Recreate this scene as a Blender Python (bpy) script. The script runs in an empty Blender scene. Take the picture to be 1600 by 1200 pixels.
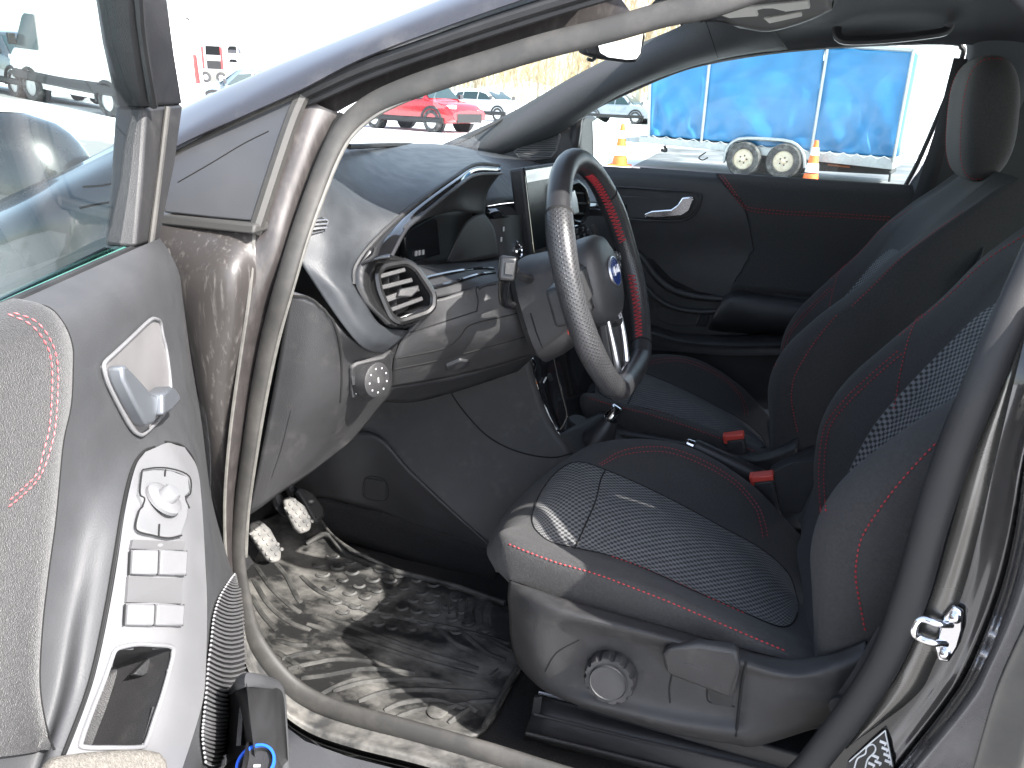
import bpy, bmesh, math, random
import numpy as np
from mathutils import Vector, Matrix
from mathutils.bvhtree import BVHTree
random.seed(7); np.random.seed(7)
sc = bpy.context.scene
COL = sc.collection
R = math.radians

# ---------------------------------------------------------------- camera
def _basis(yaw, pitch, roll):
    y, p, r = R(yaw), R(pitch), R(roll)
    F = np.array([-math.sin(y)*math.cos(p), math.cos(y)*math.cos(p), -math.sin(p)])
    Rt = np.array([math.cos(y), math.sin(y), 0.0]); U = np.cross(Rt, F)
    c, s = math.cos(r), math.sin(r)
    return F, c*Rt + s*U, -s*Rt + c*U
CF, CR_, CU = _basis(19, 20.5, 2.3)
CPOS = np.array([0.23812, -1.44757, 1.20039]); FPX = 1200.0
cam = bpy.data.cameras.new('camera'); cam.sensor_width = 36; cam.lens = 36*FPX/1600
cam.clip_start = 0.02; cam.clip_end = 3000
camo = bpy.data.objects.new('camera', cam); COL.objects.link(camo)
m = Matrix.Identity(4)
for i in range(3):
    m[i][0], m[i][1], m[i][2], m[i][3] = CR_[i], CU[i], -CF[i], CPOS[i]
camo.matrix_world = m
sc.camera = camo
# ---------------------------------------------------------------- world, sun, exposure
SUN = np.array([0.68, -0.215, 0.70]); SUN /= np.linalg.norm(SUN)
EL = math.asin(SUN[2]); AZ = math.atan2(SUN[0], SUN[1])
w = bpy.data.worlds.new('World'); sc.world = w; w.use_nodes = True
nt = w.node_tree; bg = nt.nodes['Background']
sky = nt.nodes.new('ShaderNodeTexSky'); sky.sky_type = 'NISHITA'; sky.sun_disc = False
sky.sun_elevation = EL; sky.sun_rotation = AZ; sky.dust_density = 2.0; sky.air_density = 1.0
hs = nt.nodes.new('ShaderNodeHueSaturation'); hs.inputs['Saturation'].default_value = .68
nt.links.new(sky.outputs[0], hs.inputs['Color']); nt.links.new(hs.outputs[0], bg.inputs[0]); bg.inputs[1].default_value = 0.15
sl = bpy.data.lights.new('sun', 'SUN'); sl.energy = 3.7; sl.angle = R(0.53); sl.color = (1.0, 0.965, 0.92)
so = bpy.data.objects.new('sun', sl); COL.objects.link(so); so.location = (4, -3, 6)
so.rotation_euler = Vector(SUN).to_track_quat('Z', 'Y').to_euler()
sc.view_settings.view_transform = 'Standard'; sc.view_settings.look = 'None'
sc.view_settings.gamma = 1.0; sc.view_settings.use_curve_mapping = False
sc.view_settings.exposure = 2.0
sc.render.engine = 'CYCLES'
sc.cycles.max_bounces = 10; sc.cycles.transparent_max_bounces = 16
sc.cycles.use_denoising = True

# ---------------------------------------------------------------- pixel -> place helpers (photo pixels, each on a real plane of the car)
def ray(px, py): return CF + CR_*((px-800)/FPX) + CU*((600-py)/FPX)
def Y(px, py, y):
    d = ray(px, py); return CPOS + d*((y-CPOS[1])/d[1])
def X(px, py, x):
    d = ray(px, py); return CPOS + d*((x-CPOS[0])/d[0])
def Z(px, py, z):
    d = ray(px, py); return CPOS + d*((z-CPOS[2])/d[2])
def PL(px, py, p0, n):
    d = ray(px, py); return CPOS + d*(np.dot(np.asarray(p0)-CPOS, n)/np.dot(d, n))
def S(px, py, off=0.0):                       # driver's side surface of the body (tumblehome above the belt)
    y = -.7
    for i in range(50):
        P = Y(px, py, y+off); y = -.71 + max(0.0, P[2]-1.0)*.55
    return P
DA = R(64); DH = np.array([-.43, -.822, 0.0])
DD = np.array([math.cos(DA), -math.sin(DA), 0.0]); DN = np.array([math.sin(DA), math.cos(DA), 0.0])
def D(px, py, w): return PL(px, py, DH+DN*w, DN)   # a plane of the open door, w inwards from its skin
def proj(P):
    v = np.asarray(P)-CPOS; z = v @ CF
    return 800+FPX*(v @ CR_)/z, 600-FPX*(v @ CU)/z

# ---------------------------------------------------------------- object helpers
def tag(o, label=None, cat=None, group=None, kind=None):
    if label: o['label'] = label
    if cat: o['category'] = cat
    if group: o['group'] = group
    if kind: o['kind'] = kind
    return o
def wloc(o):
    p = np.zeros(3)
    while o is not None:
        p = p + np.array(o.location); o = o.parent
    return p
def empty(name, loc=(0, 0, 0), parent=None, label=None, cat=None, group=None):
    o = bpy.data.objects.new(name, None); COL.objects.link(o)
    o.empty_display_size = .05
    if parent: o.parent = parent; o.location = Vector(np.asarray(loc)-wloc(parent))
    else: o.location = loc
    return tag(o, label, cat, group)
def cr(pts, n, closed=False):                 # Catmull-Rom through points
    P = [np.asarray(p, float) for p in pts]; N = len(P); out = []
    if N < 3 and not closed:
        return [P[0] + (P[1]-P[0])*t/n for t in range(n+1)]
    segs = N if closed else N-1
    for i in range(segs):
        if closed: a, b, c, d = P[(i-1) % N], P[i], P[(i+1) % N], P[(i+2) % N]
        else:
            b, c = P[i], P[i+1]
            a = P[i-1] if i > 0 else 2*b-c
            d = P[i+2] if i+2 < N else 2*c-b
        for k in range(n):
            t = k/n
            out.append(.5*((2*b)+(c-a)*t+(2*a-5*b+4*c-d)*t*t+(3*b-a-3*c+d)*t**3))
    if not closed: out.append(P[-1])
    return out
def resample(pts, n):
    P = np.array(pts); s = np.r_[0, np.cumsum(np.linalg.norm(np.diff(P, axis=0), axis=1))]
    t = np.linspace(0, s[-1], n)
    return np.stack([np.interp(t, s, P[:, k]) for k in range(P.shape[1])], 1)
def chaikin(P, q=.25):
    out = []
    for i in range(len(P)):
        a, b = np.asarray(P[i], float), np.asarray(P[(i+1) % len(P)], float); out += [a+(b-a)*q, a+(b-a)*(1-q)]
    return out
class MB:
    def __init__(s): s.v = []; s.f = []; s.uv = []; s.mi = []; s.cm = 0
    def add(s, vs, fs, uvs=None, flip=False):
        o = len(s.v); s.v += [tuple(map(float, p)) for p in vs]
        for k, f in enumerate(fs):
            g = tuple(o+i for i in f); u = [uvs[i] if uvs is not None else (0, 0) for i in f]
            if flip: g = g[::-1]; u = u[::-1]
            s.f.append(g); s.uv.append(u); s.mi.append(s.cm)
    def grid(s, G, closed_u=False, closed_v=False, face=None):
        G = np.asarray(G); nr, nc = G.shape[:2]
        du = np.r_[0, np.cumsum(np.linalg.norm(np.diff(G, axis=1), axis=2).mean(0))]
        dv = np.r_[0, np.cumsum(np.linalg.norm(np.diff(G, axis=0), axis=2).mean(1))]
        uv = [(du[j], dv[i]) for i in range(nr) for j in range(nc)]
        fs = []
        for i in range(nr if closed_v else nr-1):
            for j in range(nc if closed_u else nc-1):
                i2, j2 = (i+1) % nr, (j+1) % nc
                fs.append((i*nc+j, i*nc+j2, i2*nc+j2, i2*nc+j))
        flip = False
        if face is not None:
            a = G[nr//2, nc//2]; nsum = np.zeros(3)
            d1 = (G[1:, :-1]-G[:-1, :-1]); d2 = (G[:-1, 1:]-G[:-1, :-1])
            nsum = np.cross(d2, d1).reshape(-1, 3).sum(0)
            flip = np.dot(nsum, np.asarray(face)-G.reshape(-1, 3).mean(0)) < 0
        s.add(G.reshape(-1, 3), fs, uv, flip); return s
    def patch(s, rows, nu=6, nv=6, face=CPOS):
        rr = [cr(r, nu) for r in rows]
        cols = [cr([r[j] for r in rr], nv) for j in range(len(rr[0]))]
        return s.grid(np.array(cols).transpose(1, 0, 2), face=face)
    def tube(s, pts, rad, n=10, closed=False, flat=1.0, nrm=None, sub=4, caps=True):
        P = [np.asarray(p, float) for p in pts]
        rad = list(rad) if hasattr(rad, '__len__') else [rad]*len(P)
        if sub > 1:
            Q = cr([np.r_[p, r] for p, r in zip(P, rad)], sub, closed)
            P = [q[:3] for q in Q]; rad = [max(q[3], 1e-5) for q in Q]
        N = len(P); rings = []
        T = []
        for i in range(N):
            a, b = (P[(i-1) % N], P[(i+1) % N]) if closed else (P[max(i-1, 0)], P[min(i+1, N-1)])
            t = b-a; T.append(t/(np.linalg.norm(t)+1e-12))
        up = np.array(nrm, float) if nrm is not None else (np.array([0, 0, 1.]) if abs(T[0][2]) < .9 else np.array([1., 0, 0]))
        for i in range(N):
            u = (np.array(nrm, float) if nrm is not None else up); u = u-T[i]*(u @ T[i]); u /= np.linalg.norm(u)+1e-12; up = u
            b = np.cross(T[i], u)
            rings.append([P[i]+rad[i]*(flat*u*math.cos(a)+b*math.sin(a)) for a in np.linspace(0, 2*math.pi, n, endpoint=False)])
        G = np.array(rings)
        # uv by hand: v around in metres, u along
        L = np.r_[0, np.cumsum([np.linalg.norm(P[(i+1) % N]-P[i]) for i in range(N)])]
        rm = float(np.mean(rad)); vs = []; uv = []; fs = []
        M_ = N+1 if closed else N
        for i in range(M_):
            for k in range(n+1):
                vs.append(G[i % N][k % n]); uv.append((L[i], 2*math.pi*rm*k/n))
        for i in range(M_-1):
            for k in range(n):
                a = i*(n+1)+k; fs.append((a, a+n+1, a+n+2, a+1))
        s.add(vs, fs, uv)
        if caps and not closed:
            s.add(G[0], [tuple(range(n))]); s.add(G[-1], [tuple(range(n))[::-1]])
        return s
    def slab(s, pts, vec):                    # polygon extruded by vec
        P = [np.asarray(p, float) for p in pts]; n = len(P); vec = np.asarray(vec, float)
        nr = np.zeros(3); c = sum(P)/n
        for i in range(n): nr += np.cross(P[i]-c, P[(i+1) % n]-c)
        if nr @ vec > 0: P = P[::-1]; nr = -nr
        nr = nr/(np.linalg.norm(nr)+1e-12)
        e1 = P[1]-P[0]; e1 = e1/(np.linalg.norm(e1)+1e-12); e2 = np.cross(nr, e1)
        uv = [((p-c) @ e1, (p-c) @ e2) for p in P]
        s.add(P+[p+vec for p in P], [tuple(range(n)), tuple(range(2*n-1, n-1, -1))]+[(i, n+i, n+(i+1) % n, (i+1) % n) for i in range(n)], uv+uv)
        return s
    def box(s, c, ex, ey, ez):
        c, ex, ey, ez = (np.asarray(a, float) for a in (c, ex, ey, ez))
        return s.slab([c+ex+ey+ez, c-ex+ey+ez, c-ex-ey+ez, c+ex-ey+ez], -2*ez)
    def abox(s, x0, x1, y0, y1, z0, z1):
        return s.box(((x0+x1)/2, (y0+y1)/2, (z0+z1)/2), ((x1-x0)/2, 0, 0), (0, (y1-y0)/2, 0), (0, 0, (z1-z0)/2))
    def lathe(s, prof, c, axis, n=24, sx=1.0, up=None, caps=True):
        a = np.asarray(axis, float); a /= np.linalg.norm(a)
        u = np.array([0, 0, 1.]) if abs(a[2]) < .9 else np.array([1., 0, 0])
        if up is not None: u = np.asarray(up, float)
        u = u-a*(u @ a); u /= np.linalg.norm(u); b = np.cross(a, u)
        G = [[np.asarray(c)+a*h+r*(sx*b*math.cos(t)+u*math.sin(t)) for t in np.linspace(0, 2*math.pi, n, endpoint=False)] for r, h in prof]
        G = np.array(G); k = len(prof)
        o = [(i*n+j, i*n+(j+1) % n, (i+1)*n+(j+1) % n, (i+1)*n+j) for i in range(k-1) for j in range(n)]
        s.add(G.reshape(-1, 3), o, [(G.reshape(-1, 3)[i] @ b, G.reshape(-1, 3)[i] @ u) for i in range(n*k)])
        if caps and prof[0][0] > 1e-6: s.add(G[0], [tuple(range(n))[::-1]])
        if caps and prof[-1][0] > 1e-6: s.add(G[-1], [tuple(range(n))])
        return s
    def build(s, name, mat, parent=None, bevel=0, thick=0, smooth=40, label=None, kind=None, seg=2, sub=0):
        off = wloc(parent) if parent is not None else np.zeros(3)
        me = bpy.data.meshes.new(name); me.from_pydata([tuple(np.array(p)-off) for p in s.v], [], s.f)
        uvl = me.uv_layers.new(name='UVMap'); k = 0
        for u in s.uv:
            for q in u: uvl.data[k].uv = q; k += 1
        mats = mat if isinstance(mat, (list, tuple)) else [mat]
        for q in mats: me.materials.append(q)
        if len(mats) > 1: me.polygons.foreach_set('material_index', s.mi)
        if smooth:
            bm = bmesh.new(); bm.from_mesh(me); bmesh.ops.remove_doubles(bm, verts=bm.verts, dist=1e-6); bm.to_mesh(me); bm.free()
            me.shade_smooth(); me.set_sharp_from_angle(angle=R(smooth))
        o = bpy.data.objects.new(name, me); COL.objects.link(o)
        if parent is not None: o.parent = parent
        if thick:
            q = o.modifiers.new('solid', 'SOLIDIFY'); q.thickness = thick; q.offset = -1
        if bevel:
            q = o.modifiers.new('bevel', 'BEVEL'); q.width = bevel; q.segments = seg; q.limit_method = 'ANGLE'; q.angle_limit = R(35)
        if sub:
            q = o.modifiers.new('sub', 'SUBSURF'); q.levels = sub; q.render_levels = sub
        return tag(o, label, kind=kind)
_bvh = {}
def bvh(o):
    if o.name not in _bvh:
        off = wloc(o); me = o.data
        _bvh[o.name] = BVHTree.FromPolygons([Vector(v.co)+Vector(off) for v in me.vertices], [tuple(p.vertices) for p in me.polygons])
    return _bvh[o.name]
def on(o, px, py, off=0.0):                   # the point of a built surface seen at a photo pixel, lifted by off
    for dx, dy in ((0, 0), (3, 0), (-3, 0), (0, 3), (0, -3), (7, 0), (-7, 0), (0, 7), (0, -7), (14, 0), (-14, 0), (0, 14), (0, -14)):
        d = Vector(ray(px+dx, py+dy)).normalized()
        p, n, i, t = bvh(o).ray_cast(Vector(CPOS), d)
        if p is not None:
            if n.dot(d) > 0: n = -n
            return np.array(p)+np.array(n)*off
    raise ValueError('no surface of %s at %s' % (o.name, (px, py)))
def onrm(o, px, py):
    d = Vector(ray(px, py)).normalized(); p, n, i, t = bvh(o).ray_cast(Vector(CPOS), d)
    if n is None: return np.array([0, 0, 1.])
    return np.array(-n if n.dot(d) > 0 else n)
def poly_in(x, y, P):
    c = False; n = len(P)
    for i in range(n):
        (x1, y1), (x2, y2) = P[i], P[(i+1) % n]
        if (y1 > y) != (y2 > y) and x < (x2-x1)*(y-y1)/(y2-y1)+x1: c = not c
    return c
def cut(o, poly):                             # opens a hole in a skin (a pocket, a recess)
    off = wloc(o); bm = bmesh.new(); bm.from_mesh(o.data)
    dead = [f for f in bm.faces if poly_in(*proj(np.array(f.calc_center_median())+off), poly)]
    bmesh.ops.delete(bm, geom=dead, context='FACES'); bm.to_mesh(o.data); bm.free()
    _bvh.pop(o.name, None)
def path_on(o, pxs, off=0.0, n=6, closed=False):
    q = cr([np.array(p, float) for p in pxs], n, closed)
    return [on(o, a[0], a[1], off) for a in q]
def seam(o, pxs, r, mat, parent, name='seam', off=0.0, n=5, sides=6, closed=False):
    return MB().tube(path_on(o, pxs, off, n, closed), r, n=sides, sub=1, closed=closed).build(name, mat, parent)
def stitches(mb, P, dash=.0048, gap=.0018, r=.00085):
    P = np.array(P); L = np.r_[0, np.cumsum(np.linalg.norm(np.diff(P, axis=0), axis=1))]
    at = lambda t: np.array([np.interp(t, L, P[:, k]) for k in range(3)])
    t = 0
    while t+dash < L[-1]:
        a, b = at(t), at(t+dash); d = b-a; ln = np.linalg.norm(d)
        if ln > 1e-6:
            d = d/ln; u = np.cross(d, [0, 0, 1.]);
            if np.linalg.norm(u) < .05: u = np.cross(d, [1., 0, 0])
            u /= np.linalg.norm(u); v = np.cross(d, u)
            ring = [(math.cos(q)*u+math.sin(q)*v)*r for q in (0, math.pi/2, math.pi, 1.5*math.pi)]
            mid = (a+b)/2
            vs = [a]+[mid+x for x in ring]+[b]
            mb.add(vs, [(0, 1+(i+1) % 4, 1+i) for i in range(4)]+[(5, 1+i, 1+(i+1) % 4) for i in range(4)])
        t += dash+gap
# ---------------------------------------------------------------- materials
def N(nt, t, **kw):
    n = nt.nodes.new(t)
    for k, v in kw.items():
        if k in n.inputs: n.inputs[k].default_value = v
        else: setattr(n, k, v)
    return n
def mat(name, col, rough=.5, metal=0.0, spec=.5, coat=0.0, coat_rough=.05, mott=0.0, mscale=20, bump=0.0, bscale=400, dust=0.0, dcol=(.30, .28, .25), dscale=9, dstretch=(1, 1, 1), dlo=.45, dhi=.75, sheen=0.0, emit=None, estr=0):
    m = bpy.data.materials.new(name); m.use_nodes = True; nt = m.node_tree; b = nt.nodes['Principled BSDF']
    b.inputs['Base Color'].default_value = (*col, 1); b.inputs['Roughness'].default_value = rough
    b.inputs['Metallic'].default_value = metal; b.inputs['Specular IOR Level'].default_value = spec
    b.inputs['Coat Weight'].default_value = coat; b.inputs['Coat Roughness'].default_value = coat_rough
    if sheen: b.inputs['Sheen Weight'].default_value = sheen; b.inputs['Sheen Roughness'].default_value = .4
    tc = N(nt, 'ShaderNodeTexCoord')
    src = None
    if mott:
        n = N(nt, 'ShaderNodeTexNoise', Scale=mscale, Detail=6.0); nt.links.new(tc.outputs['Object'], n.inputs['Vector'])
        mr = N(nt, 'ShaderNodeMapRange'); mr.inputs[1].default_value = .3; mr.inputs[2].default_value = .7
        mr.inputs[3].default_value = 1-mott; mr.inputs[4].default_value = 1+mott
        nt.links.new(n.outputs['Fac'], mr.inputs[0])
        mx = N(nt, 'ShaderNodeVectorMath', operation='SCALE'); mx.inputs[0].default_value = col
        nt.links.new(mr.outputs[0], mx.inputs['Scale']); src = mx.outputs[0]
        rr = N(nt, 'ShaderNodeMapRange'); rr.inputs[1].default_value = .3; rr.inputs[2].default_value = .7
        rr.inputs[3].default_value = max(.02, rough-.06); rr.inputs[4].default_value = min(1, rough+.06)
        nt.links.new(n.outputs['Fac'], rr.inputs[0]); nt.links.new(rr.outputs[0], b.inputs['Roughness'])
    if dust:
        mp = N(nt, 'ShaderNodeMapping'); mp.inputs['Scale'].default_value = dstretch; nt.links.new(tc.outputs['Object'], mp.inputs[0])
        n = N(nt, 'ShaderNodeTexNoise', Scale=dscale, Detail=8.0, Roughness=.65); nt.links.new(mp.outputs[0], n.inputs['Vector'])
        mr = N(nt, 'ShaderNodeMapRange'); mr.inputs[1].default_value = dlo; mr.inputs[2].default_value = dhi; mr.inputs[3].default_value = 0; mr.inputs[4].default_value = dust
        nt.links.new(n.outputs['Fac'], mr.inputs[0])
        mx = N(nt, 'ShaderNodeMix', data_type='RGBA'); mx.inputs[6].default_value = (*col, 1); mx.inputs[7].default_value = (*dcol, 1)
        if src: nt.links.new(src, mx.inputs[6])
        nt.links.new(mr.outputs[0], mx.inputs[0]); src = mx.outputs[2]
        r2 = N(nt, 'ShaderNodeMapRange'); r2.inputs[3].default_value = rough; r2.inputs[4].default_value = .85
        nt.links.new(mr.outputs[0], r2.inputs[0]); nt.links.new(r2.outputs[0], b.inputs['Roughness'])
        if metal:
            r3 = N(nt, 'ShaderNodeMapRange'); r3.inputs[3].default_value = metal; r3.inputs[4].default_value = 0
            nt.links.new(mr.outputs[0], r3.inputs[0]); nt.links.new(r3.outputs[0], b.inputs['Metallic'])
    if src: nt.links.new(src, b.inputs['Base Color'])
    if bump:
        n = N(nt, 'ShaderNodeTexNoise', Scale=bscale, Detail=3.0); nt.links.new(tc.outputs['Object'], n.inputs['Vector'])
        bp = N(nt, 'ShaderNodeBump', Strength=bump, Distance=.002); nt.links.new(n.outputs['Fac'], bp.inputs['Height']); nt.links.new(bp.outputs[0], b.inputs['Normal'])
    if emit: b.inputs['Emission Color'].default_value = (*emit, 1); b.inputs['Emission Strength'].default_value = estr
    return m
def uvcells(name, c0, c1, su, sv, rough=.8, kind='weave', bump=.5, sheen=0.0, mott=.15):
    """cells laid out in metres along the surface: woven cloth, perforated leather, ribbed mesh"""
    m = bpy.data.materials.new(name); m.use_nodes = True; nt = m.node_tree; b = nt.nodes['Principled BSDF']
    b.inputs['Roughness'].default_value = rough
    if sheen: b.inputs['Sheen Weight'].default_value = sheen
    uv = N(nt, 'ShaderNodeUVMap'); sp = N(nt, 'ShaderNodeSeparateXYZ'); nt.links.new(uv.outputs[0], sp.inputs[0])
    def sn(o, per):
        a = N(nt, 'ShaderNodeMath', operation='MULTIPLY'); a.inputs[1].default_value = 2*math.pi/per; nt.links.new(o, a.inputs[0])
        s_ = N(nt, 'ShaderNodeMath', operation='SINE'); nt.links.new(a.outputs[0], s_.inputs[0]); return s_.outputs[0]
    a = N(nt, 'ShaderNodeMath', operation='MULTIPLY'); nt.links.new(sn(sp.outputs[0], su), a.inputs[0]); nt.links.new(sn(sp.outputs[1], sv), a.inputs[1])
    mr = N(nt, 'ShaderNodeMapRange'); lo, hi = (-.45, .35) if kind == 'weave' else (.35, .7)
    mr.inputs[1].default_value = lo; mr.inputs[2].default_value = hi; nt.links.new(a.outputs[0], mr.inputs[0])
    tc = N(nt, 'ShaderNodeTexCoord'); n = N(nt, 'ShaderNodeTexNoise', Scale=60.0, Detail=6.0); nt.links.new(tc.outputs['Object'], n.inputs['Vector'])
    mx = N(nt, 'ShaderNodeMix', data_type='RGBA'); mx.inputs[6].default_value = (*c0, 1); mx.inputs[7].default_value = (*c1, 1); nt.links.new(mr.outputs[0], mx.inputs[0])
    m2 = N(nt, 'ShaderNodeMapRange'); m2.inputs[1].default_value = .3; m2.inputs[2].default_value = .7; m2.inputs[3].default_value = 1-mott; m2.inputs[4].default_value = 1+mott
    nt.links.new(n.outputs['Fac'], m2.inputs[0])
    sc_ = N(nt, 'ShaderNodeVectorMath', operation='SCALE'); nt.links.new(mx.outputs[2], sc_.inputs[0]); nt.links.new(m2.outputs[0], sc_.inputs['Scale'])
    nt.links.new(sc_.outputs[0], b.inputs['Base Color'])
    bp = N(nt, 'ShaderNodeBump', Strength=bump, Distance=.001); bp.invert = (kind != 'weave'); nt.links.new(mr.outputs[0], bp.inputs['Height']); nt.links.new(bp.outputs[0], b.inputs['Normal'])
    return m
def glassmat(name, tint=(.93, .98, .96), refl=1.5):
    m = bpy.data.materials.new(name); m.use_nodes = True; nt = m.node_tree; nt.nodes.remove(nt.nodes['Principled BSDF'])
    out = nt.nodes['Material Output']; t = N(nt, 'ShaderNodeBsdfTransparent'); t.inputs[0].default_value = (*tint, 1)
    g = N(nt, 'ShaderNodeBsdfGlossy'); g.inputs['Roughness'].default_value = .01
    fr = N(nt, 'ShaderNodeFresnel'); fr.inputs[0].default_value = 1.5
    ad = N(nt, 'ShaderNodeMath', operation='MULTIPLY_ADD'); ad.inputs[1].default_value = refl; ad.inputs[2].default_value = 0.0; nt.links.new(fr.outputs[0], ad.inputs[0]); ad.use_clamp = True
    mx = N(nt, 'ShaderNodeMixShader'); nt.links.new(ad.outputs[0], mx.inputs[0]); nt.links.new(t.outputs[0], mx.inputs[1]); nt.links.new(g.outputs[0], mx.inputs[2]); nt.links.new(mx.outputs[0], out.inputs[0])
    return m
M = {}
M['paint'] = mat('grey metallic paint', (.055, .056, .064), .38, metal=.3, spec=.3, coat=.28, coat_rough=.15, mott=.1, mscale=900, dust=.25, dscale=14, dlo=.5, dhi=.8)
M['paint_dark'] = mat('dark grey metallic paint', (.042, .042, .045), .26, metal=.4, coat=1.0, mott=.1, mscale=900, dust=.15, dscale=14, dlo=.5, dhi=.8)
M['paint_dirty'] = mat('dirty grey paint', (.050, .045, .043), .42, metal=.2, coat=.35, dust=.65, dcol=(.25, .235, .22), dscale=170, dstretch=(1, 1, .10), dlo=.55, dhi=.85)
M['jamb'] = mat('brownish jamb paint', (.042, .037, .036), .42, metal=.2, coat=.3, mott=.15, mscale=60, dust=.25, dcol=(.2, .18, .165), dscale=120, dstretch=(1, 1, .2), dlo=.5, dhi=.85)
M['sealant'] = mat('pale seam sealer', (.13, .125, .115), .6, mott=.2, mscale=80)
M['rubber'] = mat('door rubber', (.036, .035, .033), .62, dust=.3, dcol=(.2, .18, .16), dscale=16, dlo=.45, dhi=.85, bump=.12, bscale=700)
M['rubber_black'] = mat('black rubber', (.018, .018, .019), .6, mott=.3)
M['seal_shaded'] = mat('shaded seal rubber', (.017, .017, .018), .55, spec=.35, mott=.1, bump=.1, bscale=700)  # door rubber copy, darkened to paint in the shade at the centre pillar
M['dash_top'] = mat('soft dash top', (.031, .034, .038), .44, spec=.55, mott=.12, mscale=40, bump=.28, bscale=1100)
M['plastic'] = mat('grained charcoal plastic', (.026, .0258, .027), .5, mott=.12, mscale=30, bump=.3, bscale=1000, dust=.12, dscale=25, dlo=.55, dhi=.8)
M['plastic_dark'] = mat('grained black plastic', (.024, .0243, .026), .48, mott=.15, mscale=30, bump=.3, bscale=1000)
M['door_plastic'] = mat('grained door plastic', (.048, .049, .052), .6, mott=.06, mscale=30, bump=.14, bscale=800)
M['door_satin'] = mat('satin grey switch plate', (.16, .16, .165), .36, mott=.06, bump=.06, bscale=600)
M['gloss'] = mat('gloss black trim', (.010, .010, .011), .06, spec=1.0, coat=1.0, mott=.2)
M['gloss'].node_tree.nodes['Principled BSDF'].inputs['Coat IOR'].default_value = 1.6
M['gloss_soft'] = mat('satin black trim', (.012, .012, .0125), .24, mott=.2)
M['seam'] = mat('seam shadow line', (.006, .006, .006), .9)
M['chrome'] = mat('chrome', (.78, .78, .80), .12, metal=1.0)
M['satin'] = mat('satin silver', (.62, .62, .64), .3, metal=.9, mott=.05)
M['screen'] = mat('dark display glass', (.006, .007, .008), .22, spec=.25)
M['cloth'] = mat('black seat cloth', (.038, .0372, .0375), .92, mott=.25, mscale=300, bump=.6, bscale=900, sheen=.06)
M['door_cloth'] = mat('grey door cloth', (.026, .0255, .0262), .92, mott=.35, mscale=420, bump=.6, bscale=900, sheen=.2)
M['pad_cloth'] = mat('light elbow cloth', (.13, .12, .105), .95, mott=.3, mscale=500, bump=.6, bscale=900)
M['weave'] = uvcells('woven seat insert', (.026, .026, .0265), (.165, .165, .167), .0112, .0112, .85, 'weave', .5)
M['leather'] = mat('smooth black leather', (.024, .024, .026), .36, bump=.2, bscale=900, mott=.15)
M['perf'] = uvcells('perforated leather', (.036, .036, .038), (.009, .009, .009), .0062, .0062, .34, 'perf', .5)
M['red'] = mat('red thread', (.36, .022, .03), .6)
M['redplastic'] = mat('red buckle plastic', (.62, .07, .05), .35, mott=.1)
M['carpet'] = mat('black carpet', (.012, .012, .013), .97, mott=.5, mscale=260, bump=1.0, bscale=500)
M['mat'] = mat('dusty rubber mat', (.012, .012, .012), .52, dust=.85, dcol=(.25, .24, .22), dscale=8, dstretch=(1, 1.8, 1), dlo=.44, dhi=.78, bump=.35, bscale=160)
M['mat_ridge'] = mat('worn mat ridges', (.018, .018, .0175), .55, dust=.6, dcol=(.19, .185, .172), dscale=14, dlo=.4, dhi=.75)
M['pedal'] = mat('dusty pedal rubber', (.05, .05, .05), .75, dust=.85, dcol=(.27, .26, .24), dscale=30, dlo=.35, dhi=.7)
M['headliner'] = mat('black headliner', (.015, .016, .019), .95, mott=.2, mscale=300, bump=.3, bscale=700)
M['trim_cloth'] = mat('dark pillar trim', (.055, .058, .062), .85, mott=.12, mscale=200, bump=.2, bscale=800)
M['visor'] = mat('pale grey plastic', (.62, .62, .57), .5, mott=.05)
M['mirror'] = mat('mirror glass', (.9, .9, .9), .02, metal=1.0)
M['blue'] = mat('emblem blue', (.02, .05, .22), .2, coat=1.0)
M['white'] = mat('white print', (.75, .75, .75), .5)
M['ltgrey'] = mat('grey print', (.35, .35, .36), .5)
M['orange'] = mat('orange print', (.8, .2, .03), .5)
M['bluering'] = mat('bright blue plastic', (.02, .12, .75), .35)
M['glass'] = glassmat('car window glass', refl=.55)
M['glass_clear'] = glassmat('windscreen glass', refl=.15)
M['glassgreen'] = glassmat('tinted side glass', (.80, .93, .90))
M['glassedge'] = mat('green glass edge', (.05, .16, .13), .15)
# ================================================================ THE CAR
car = empty('parked_car', (0.2, 0, 0), None, 'dark grey hatchback with its driver door open, showing black seats with red stitching', 'car')
def sub(name, loc=(0, 0, 0), label=None): return empty(name, loc, car, label)
def P3(lst, fn): return [fn(*a) for a in lst]

# ---- painted body round the door opening
bdy = MB()
top = [(-60, 345), (118, 258), (287, 168), (400, 116), (500, 74), (600, 34), (700, -6), (820, -55), (960, -105)]
mid = [(-60, 385), (118, 298), (287, 200), (400, 143), (485, 102), (575, 62), (680, 20), (805, -26), (950, -70)]
low = [(-60, 432), (105, 330), (272, 234), (380, 184), (470, 143), (560, 97), (665, 56), (800, 8), (945, -38)]
bdy.patch([P3([(x, y, .09) for x, y in top], S), P3([(x, y+2, .02) for x, y in top], S), P3([(x, y, -.035) for x, y in mid], S),
           P3([(x, y-6, -.045) for x, y in low], S), P3([(x, y, -.035) for x, y in low], S), P3([(x, y+5, -.01) for x, y in low], S), P3([(x, y+18, .03) for x, y in low], S)], 5, 5)
bdy.build('a_pillar', M['paint'], car, thick=.002, label='painted front pillar reflecting the bright sky')
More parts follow.
